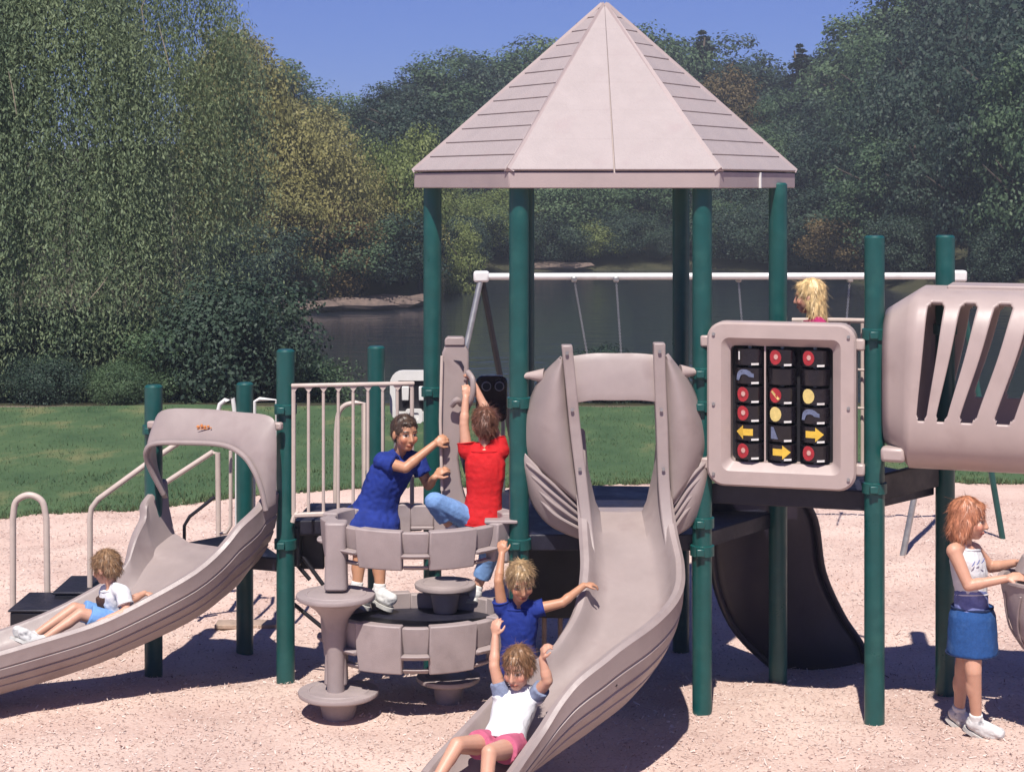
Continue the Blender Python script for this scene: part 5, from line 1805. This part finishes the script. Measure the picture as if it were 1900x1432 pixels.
M['sole'] = mat('shoe_sole', (.55, .53, .50), .7, .2, 30)
M['shoe_mark'] = mat('shoe_trim', (.06, .06, .08), .6, .3, 40)
M['shoe'] = cloth('shoe_white', (.70, .68, .66), stain=((.15, .15, .17), 26, .8))
M['sock'] = cloth('sock_white', (.80, .78, .75))
M['tee_white'] = cloth('white_cotton', (.80, .79, .80), var=.05)
M['tee_blue'] = cloth('royal_blue_cotton', (.018, .038, .235), var=.2)
M['tee_red'] = cloth('red_cotton', (.640, .018, .022), var=.12)
M['denim'] = cloth('blue_denim', (.025, .085, .260), var=.16, scale=90, stain=((.10, .20, .42), 9, .5))
M['denim_dark'] = cloth('dark_denim', (.018, .030, .085), var=.3, scale=60)
M['light_jean'] = cloth('light_blue_jean', (.200, .350, .640), var=.15, scale=40)
M['pink_shorts'] = cloth('pink_cotton', (.560, .130, .215), var=.15)
M['vest'] = cloth('brown_vest', (.095, .050, .038), var=.2)
M['sky_shorts'] = cloth('sky_blue_cotton', (.180, .360, .700), var=.12)
M['tank_blue'] = cloth('lavender_blue_cotton', (.200, .230, .480), var=.3, scale=20)
M['sleeve_grey'] = cloth('blue_grey_cotton', (.24, .28, .40), var=.35, scale=24)
M['magenta'] = cloth('magenta_cotton', (.420, .030, .130), var=.15)
TAN = (.47, .245, .145); FAIR = (.55, .31, .215)


def lim(a, b, c_px, L):
    return a + (b - a).normalized() * L


# --- girl standing on the right, facing right -------------------------------------------------
def girl_skirt():
    J = dict(head=P(1797, 962, 10.02), f=V((.93, -.34, -.12)), neck=P(1790, 1012, 10.05),
             shR=P(1770, 1022, 9.94), shL=P(1808, 1020, 10.20), elR=P(1797, 1086, 9.88), elL=P(1838, 1052, 10.22),
             wrR=P(1866, 1073, 9.86), wrL=P(1884, 1044, 10.12), hnR=V((.1, .5, -.8)), hnL=V((.1, -.5, -.8)), thR=1, thL=-1, curlR=.45, curlL=.5,
             hipR=P(1800, 1150, 10.00), hipL=P(1808, 1148, 10.10), knR=P(1806, 1245, 9.93), knL=P(1786, 1240, 10.16), anR=P(1812, 1338, 9.98), anL=P(1779, 1322, 10.22),
             toR=P(1852, 1358, 9.94), toL=P(1806, 1340, 10.20), bend=V((.012, 0, 0)))
    k = 1.06
    o, H = person('girl in white tank top and denim skirt standing beside the right post', J, k, FAIR, 1.08, (.20, .075, .04))
    add_hair(o, H, (.42, .17, .09), 'bob', 4)
    shirt(o, J, k, M['tee_white'], .34, .96, 0, .012, 0, 'tank_top')
    shirt(o, J, k, M['tank_blue'], .10, .36, 0, .014, 0, 'tank_top_hem') if False else None
    b = MB(); b.loft(torso_rings(J, k, .06, .40, .0135)); me = remesh(b, .007, 3, 'tank_top_hem'); wrinkle(me, .006, 16, 2); mesh_obj('tank_top_hem', me, M['tank_blue'], o)
    # skirt
    hip = (J['hipR'] + J['hipL']) / 2
    b = MB(); rings = []
    lat = (J['hipL'] - J['hipR']).normalized(); lat.z = 0; lat.normalize(); fr = V((-lat.y, lat.x, 0))
    for z, w, d in ((.08, .116, .112), (.03, .142, .128), (-.08, .154, .138), (-.19, .160, .146)):
        rings.append(ell_ring(hip + V((.0, 0, z)), lat * w, fr * d, 28))
    b.loft(rings); me = remesh(b, .007, 2, 'skirt'); wrinkle(me, .005, 12, 4, (1, 1, .3)); sk = mesh_obj('skirt', me, M['denim'], o)
    hemr = ell_ring(hip + V((0, 0, -.187)), lat * .1615, fr * .1475, 28); MB().tube(hemr + [hemr[0]], .004, 6, False).build('hem', M['denim_dark'], sk)
    be = ell_ring(hip + V((0, 0, .076)), lat * .119, fr * .115, 28); MB().tube(be + [be[0]], .007, 6, False).build('waistband', M['denim_dark'], sk)
    # small purple print on the chest
    for i in range(3):
        p = P(1806 + 9 * i, 1046 - 3 * i, 9.915 + .012 * i)
        q = MB(); q.tube([p + V((-.010, -.004, -.014)), p + V((.0, -.006, 0)), p + V((.008, -.004, .016))], [.002, .0035, .002], 6); q.build('print_mark', M['tank_blue'], o)
    shoes(o, J, k, M['shoe'], M['sock'], .16)


girl_skirt()


# --- girl with pink shorts at the slide exit ----------------------------------------------------
def girl_slide():
    J = dict(head=P(962, 1238, 8.98), f=V((-.42, -.88, -.22)), up=V((.05, .15, 1)), neck=P(962, 1284, 9.02),
             shR=P(932, 1292, 8.98), shL=P(994, 1290, 8.98), elR=P(917, 1236, 8.99), wrR=P(919, 1180, 9.05),
             elL=P(1016, 1262, 8.90), wrL=P(1006, 1222, 8.90), hdR=V((.02, .05, 1)), hdL=V((.15, -.1, .9)), hnR=V((.5, .8, 0)), hnL=V((.9, .3, -.1)), curlR=.7, curlL=.9,
             hipR=P(912, 1380, 8.83), hipL=P(954, 1386, 8.77), knR=P(848, 1382, 8.55), knL=P(908, 1396, 8.48), anR=P(806, 1452, 8.42), anL=P(898, 1490, 8.36),
             toR=P(785, 1476, 8.32), toL=P(885, 1516, 8.24), bend=V((0, .02, -.01)))
    k = .92
    o, H = person('girl in white shirt and pink shorts sitting at the foot of the spiral slide', J, k, FAIR, .98, (.14, .07, .035))
    add_hair(o, H, (.22, .115, .055), 'tousled', 7)
    shirt(o, J, k, M['tee_white'], -.02, .985, .12, .015, .05, 'shirt')
    for s in 'RL':
        b = MB(); b.caps(J['sh' + s] + (J['neck'] - J['sh' + s]) * .12, J['sh' + s], .048 * k, .053 * k); cone(b, J['sh' + s], J['sh' + s].lerp(J['el' + s], .5), .053 * k, .052 * k)
        me = remesh(b, .007, 2, 'sleeve'); wrinkle(me, .004, 20, 1); mesh_obj('sleeve', me, M['sleeve_grey'], o)
    legs(o, J, k, M['pink_shorts'], .42, 'shorts')
    shoes(o, J, k, M['shoe'], M['sock'])


girl_slide()


# --- child in blue T-shirt behind the spiral slide ------------------------------------------------
def child_blue():
    J = dict(head=P(966, 1078, 9.62), f=V((.18, -.93, -.34)), up=V((-.06, 0, 1)), neck=P(962, 1122, 9.68),
             shR=P(932, 1130, 9.68), shL=P(994, 1130, 9.66), elR=P(925, 1078, 9.66), wrR=P(931, 1028, 9.72), elL=P(1043, 1118, 9.66), wrL=P(1083, 1086, 9.74),
             hdR=V((.0, .2, 1)), hdL=V((.9, .25, .10)), hnR=V((.2, .9, 0)), hnL=V((.1, .1, -1)), curlR=.8, curlL=.7, thL=1,
             hipR=P(944, 1240, 9.70), hipL=P(980, 1240, 9.70), knR=P(938, 1318, 9.66), knL=P(978, 1318, 9.66), anR=P(936, 1392, 9.74), anL=P(980, 1392, 9.74),
             toR=P(932, 1404, 9.62), toL=P(984, 1404, 9.62))
    k = .86
    o, H = person('child in royal blue T-shirt reaching for the spiral slide rim', J, k, TAN, .96, (.16, .09, .05))
    add_hair(o, H, (.34, .22, .11), 'tousled', 12)
    shirt(o, J, k, M['tee_blue'], -.10, .985, .30, .016, .03)
    legs(o, J, k, M['denim_dark'], 1.9, 'trousers')
    shoes(o, J, k, M['shoe'], None)


child_blue()


# --- boy in red seen from behind ------------------------------------------------------------------
def boy_red():
    J = dict(head=P(899, 787, 10.92), f=V((-.30, .94, .12)), neck=P(899, 832, 10.90),
             shR=P(930, 838, 10.90), shL=P(866, 838, 10.90), elR=P(905, 768, 10.97), wrR=P(880, 715, 11.00), elL=P(861, 788, 10.92), wrL=P(864, 738, 10.96),
             hdR=V((-.35, .2, .9)), hdL=V((.1, .3, .95)), hnR=V((-.8, .4, 0)), hnL=V((-.2, .9, 0)), curlR=.8, curlL=.8,
             hipR=P(914, 968, 10.88), hipL=P(872, 964, 10.88), knR=P(905, 1040, 10.98), anR=P(882, 1098, 11.0), toR=P(870, 1108, 11.10), knL=P(806, 930, 10.74), anL=P(842, 985, 10.86), toL=P(858, 1008, 10.93),
             bend=V((.012, 0, 0)))
    k = .98
    o, H = person('boy in red T-shirt and light jeans climbing, seen from behind', J, k, FAIR, 1.0, (.12, .05, .03))
    add_hair(o, H, (.15, .06, .035), 'tousled', 21)
    shirt(o, J, k, M['tee_red'], -.05, .985, .34, .020, .04)
    legs(o, J, k, M['light_jean'], 1.55, 'jeans')
    shoes(o, J, k, M['shoe'], M['sock'])


boy_red()


# --- boy in long blue shirt ------------------------------------------------------------------------
def boy_long():
    J = dict(head=P(751, 803, 11.00), f=V((.52, -.84, -.10)), neck=P(738, 846, 11.06),
             shR=P(708, 856, 10.98), shL=P(772, 852, 11.12), elR=P(752, 868, 10.90), wrR=P(806, 824, 10.98), elL=P(795, 900, 11.12), wrL=P(806, 886, 11.0),
             hdR=V((.8, .3, .45)), hdL=V((.6, .1, .6)), hnR=V((.3, .8, -.2)), hnL=V((.3, .6, -.5)), curlR=.7, curlL=.7,
             hipR=P(664, 958, 11.00), hipL=P(710, 960, 11.06), knR=P(668, 1030, 10.96), knL=P(704, 1032, 10.98), anR=P(662, 1092, 10.92), anL=P(705, 1096, 10.94), toR=P(684, 1106, 10.84), toL=P(726, 1108, 10.88))
    k = 1.07
    o, H = person('boy in long dark blue shirt gripping the tall climbing panel', J, k, TAN, 1.02, (.05, .03, .02))
    add_hair(o, H, (.06, .035, .022), 'short', 31)
    shirt(o, J, k, M['tee_blue'], -.22, .985, .55, .030, .24, 'shirt', .010)
    legs(o, J, k, M['denim_dark'], .45, 'shorts')
    shoes(o, J, k, M['shoe'], M['sock'])


boy_long()


# --- small boy in the left slide --------------------------------------------------------------------
def boy_left():
    J = dict(head=P(197, 1052, 10.72), f=V((-.88, .36, -.25)), neck=P(208, 1090, 10.72),
             shR=P(196, 1098, 10.86), shL=P(228, 1100, 10.60), elL=P(236, 1134, 10.55), wrL=P(200, 1146, 10.50), elR=P(246, 1112, 10.92), wrR=P(268, 1100, 10.98),
             hdL=V((-.8, -.1, -.2)), hdR=V((.7, .3, -.2)), hnL=V((0, 0, -1)), hnR=V((0, .1, -1)), curlL=.3, curlR=.3,
             hipL=P(226, 1160, 10.66), hipR=P(212, 1152, 10.84), knL=P(150, 1138, 10.58), knR=P(138, 1128, 10.74), anL=P(78, 1188, 10.46), anR=P(62, 1180, 10.60), toL=P(44, 1172, 10.44), toR=P(34, 1168, 10.56))
    k = .86
    o, H = person('small boy in white shirt and brown vest sliding down the left slide', J, k, FAIR, .92, (.16, .08, .04))
    add_hair(o, H, (.26, .15, .075), 'curly', 41)
    shirt(o, J, k, M['tee_white'], -.06, .985, .62, .018, .03)
    # vest panels at front and under the arm
    b = MB(); b.loft(torso_rings(J, k, -.04, .80, .016))
    for i, v in enumerate(b.v): b.v[i] = v + V((-.028, .02, 0))
    me = remesh(b, .007, 3, 'vest'); wrinkle(me, .004, 16, 3); mesh_obj('vest', me, M['vest'], o)
    legs(o, J, k, M['sky_shorts'], .80, 'shorts')
    shoes(o, J, k, M['shoe'], None)


boy_left()


# --- blonde child behind the panel ------------------------------------------------------------------
def blonde():
    x0, d = 1508, 10.98
    J = dict(head=P(1503, 550, d), f=V((-.86, .30, -.08)), neck=P(1512, 592, d), shR=P(1512, 604, d + .10), shL=P(1520, 604, d - .10), elR=P(1504, 662, d + .13), elL=P(1518, 664, d - .13),
             wrR=P(1490, 700, d + .1), wrL=P(1500, 702, d - .12), hipR=P(1514, 720, d + .06), hipL=P(1514, 720, d - .06), knR=P(1510, 800, d + .06), knL=P(1510, 800, d - .06), anR=P(1514, 866, d + .06), anL=P(1514, 866, d - .06),
             toR=P(1490, 872, d + .06), toL=P(1490, 872, d - .06))
    k = .93
    o, H = person('child with long blonde hair in magenta top behind the activity panel', J, k, FAIR, 1.0, (.5, .33, .14))
    add_hair(o, H, (.70, .50, .24), 'long', 51)
    shirt(o, J, k, M['magenta'], -.05, .985, .5, .016, .03)
    legs(o, J, k, M['denim_dark'], 1.9, 'trousers')
    shoes(o, J, k, M['shoe'], None)


blonde()

# ================================================================== air
def air():
    m = bpy.data.materials.new('haze_air'); m.use_nodes = True
    n, l = m.node_tree.nodes, m.node_tree.links
    n.clear()
    out = n.new('ShaderNodeOutputMaterial'); pv = n.new('ShaderNodeVolumePrincipled')
    pv.inputs['Color'].default_value = (.80, .87, 1.0, 1)
    pv.inputs['Density'].default_value = .0010
    pv.inputs['Anisotropy'].default_value = .0
    l.new(pv.outputs[0], out.inputs['Volume'])
    o = MB().box((0, 81, 9.5), (330, 206, 27)).build('haze', m, smooth=False)
    tag(o, 'thin pale blue air between the playground and the far hill', 'haze', kind='stuff')


air()
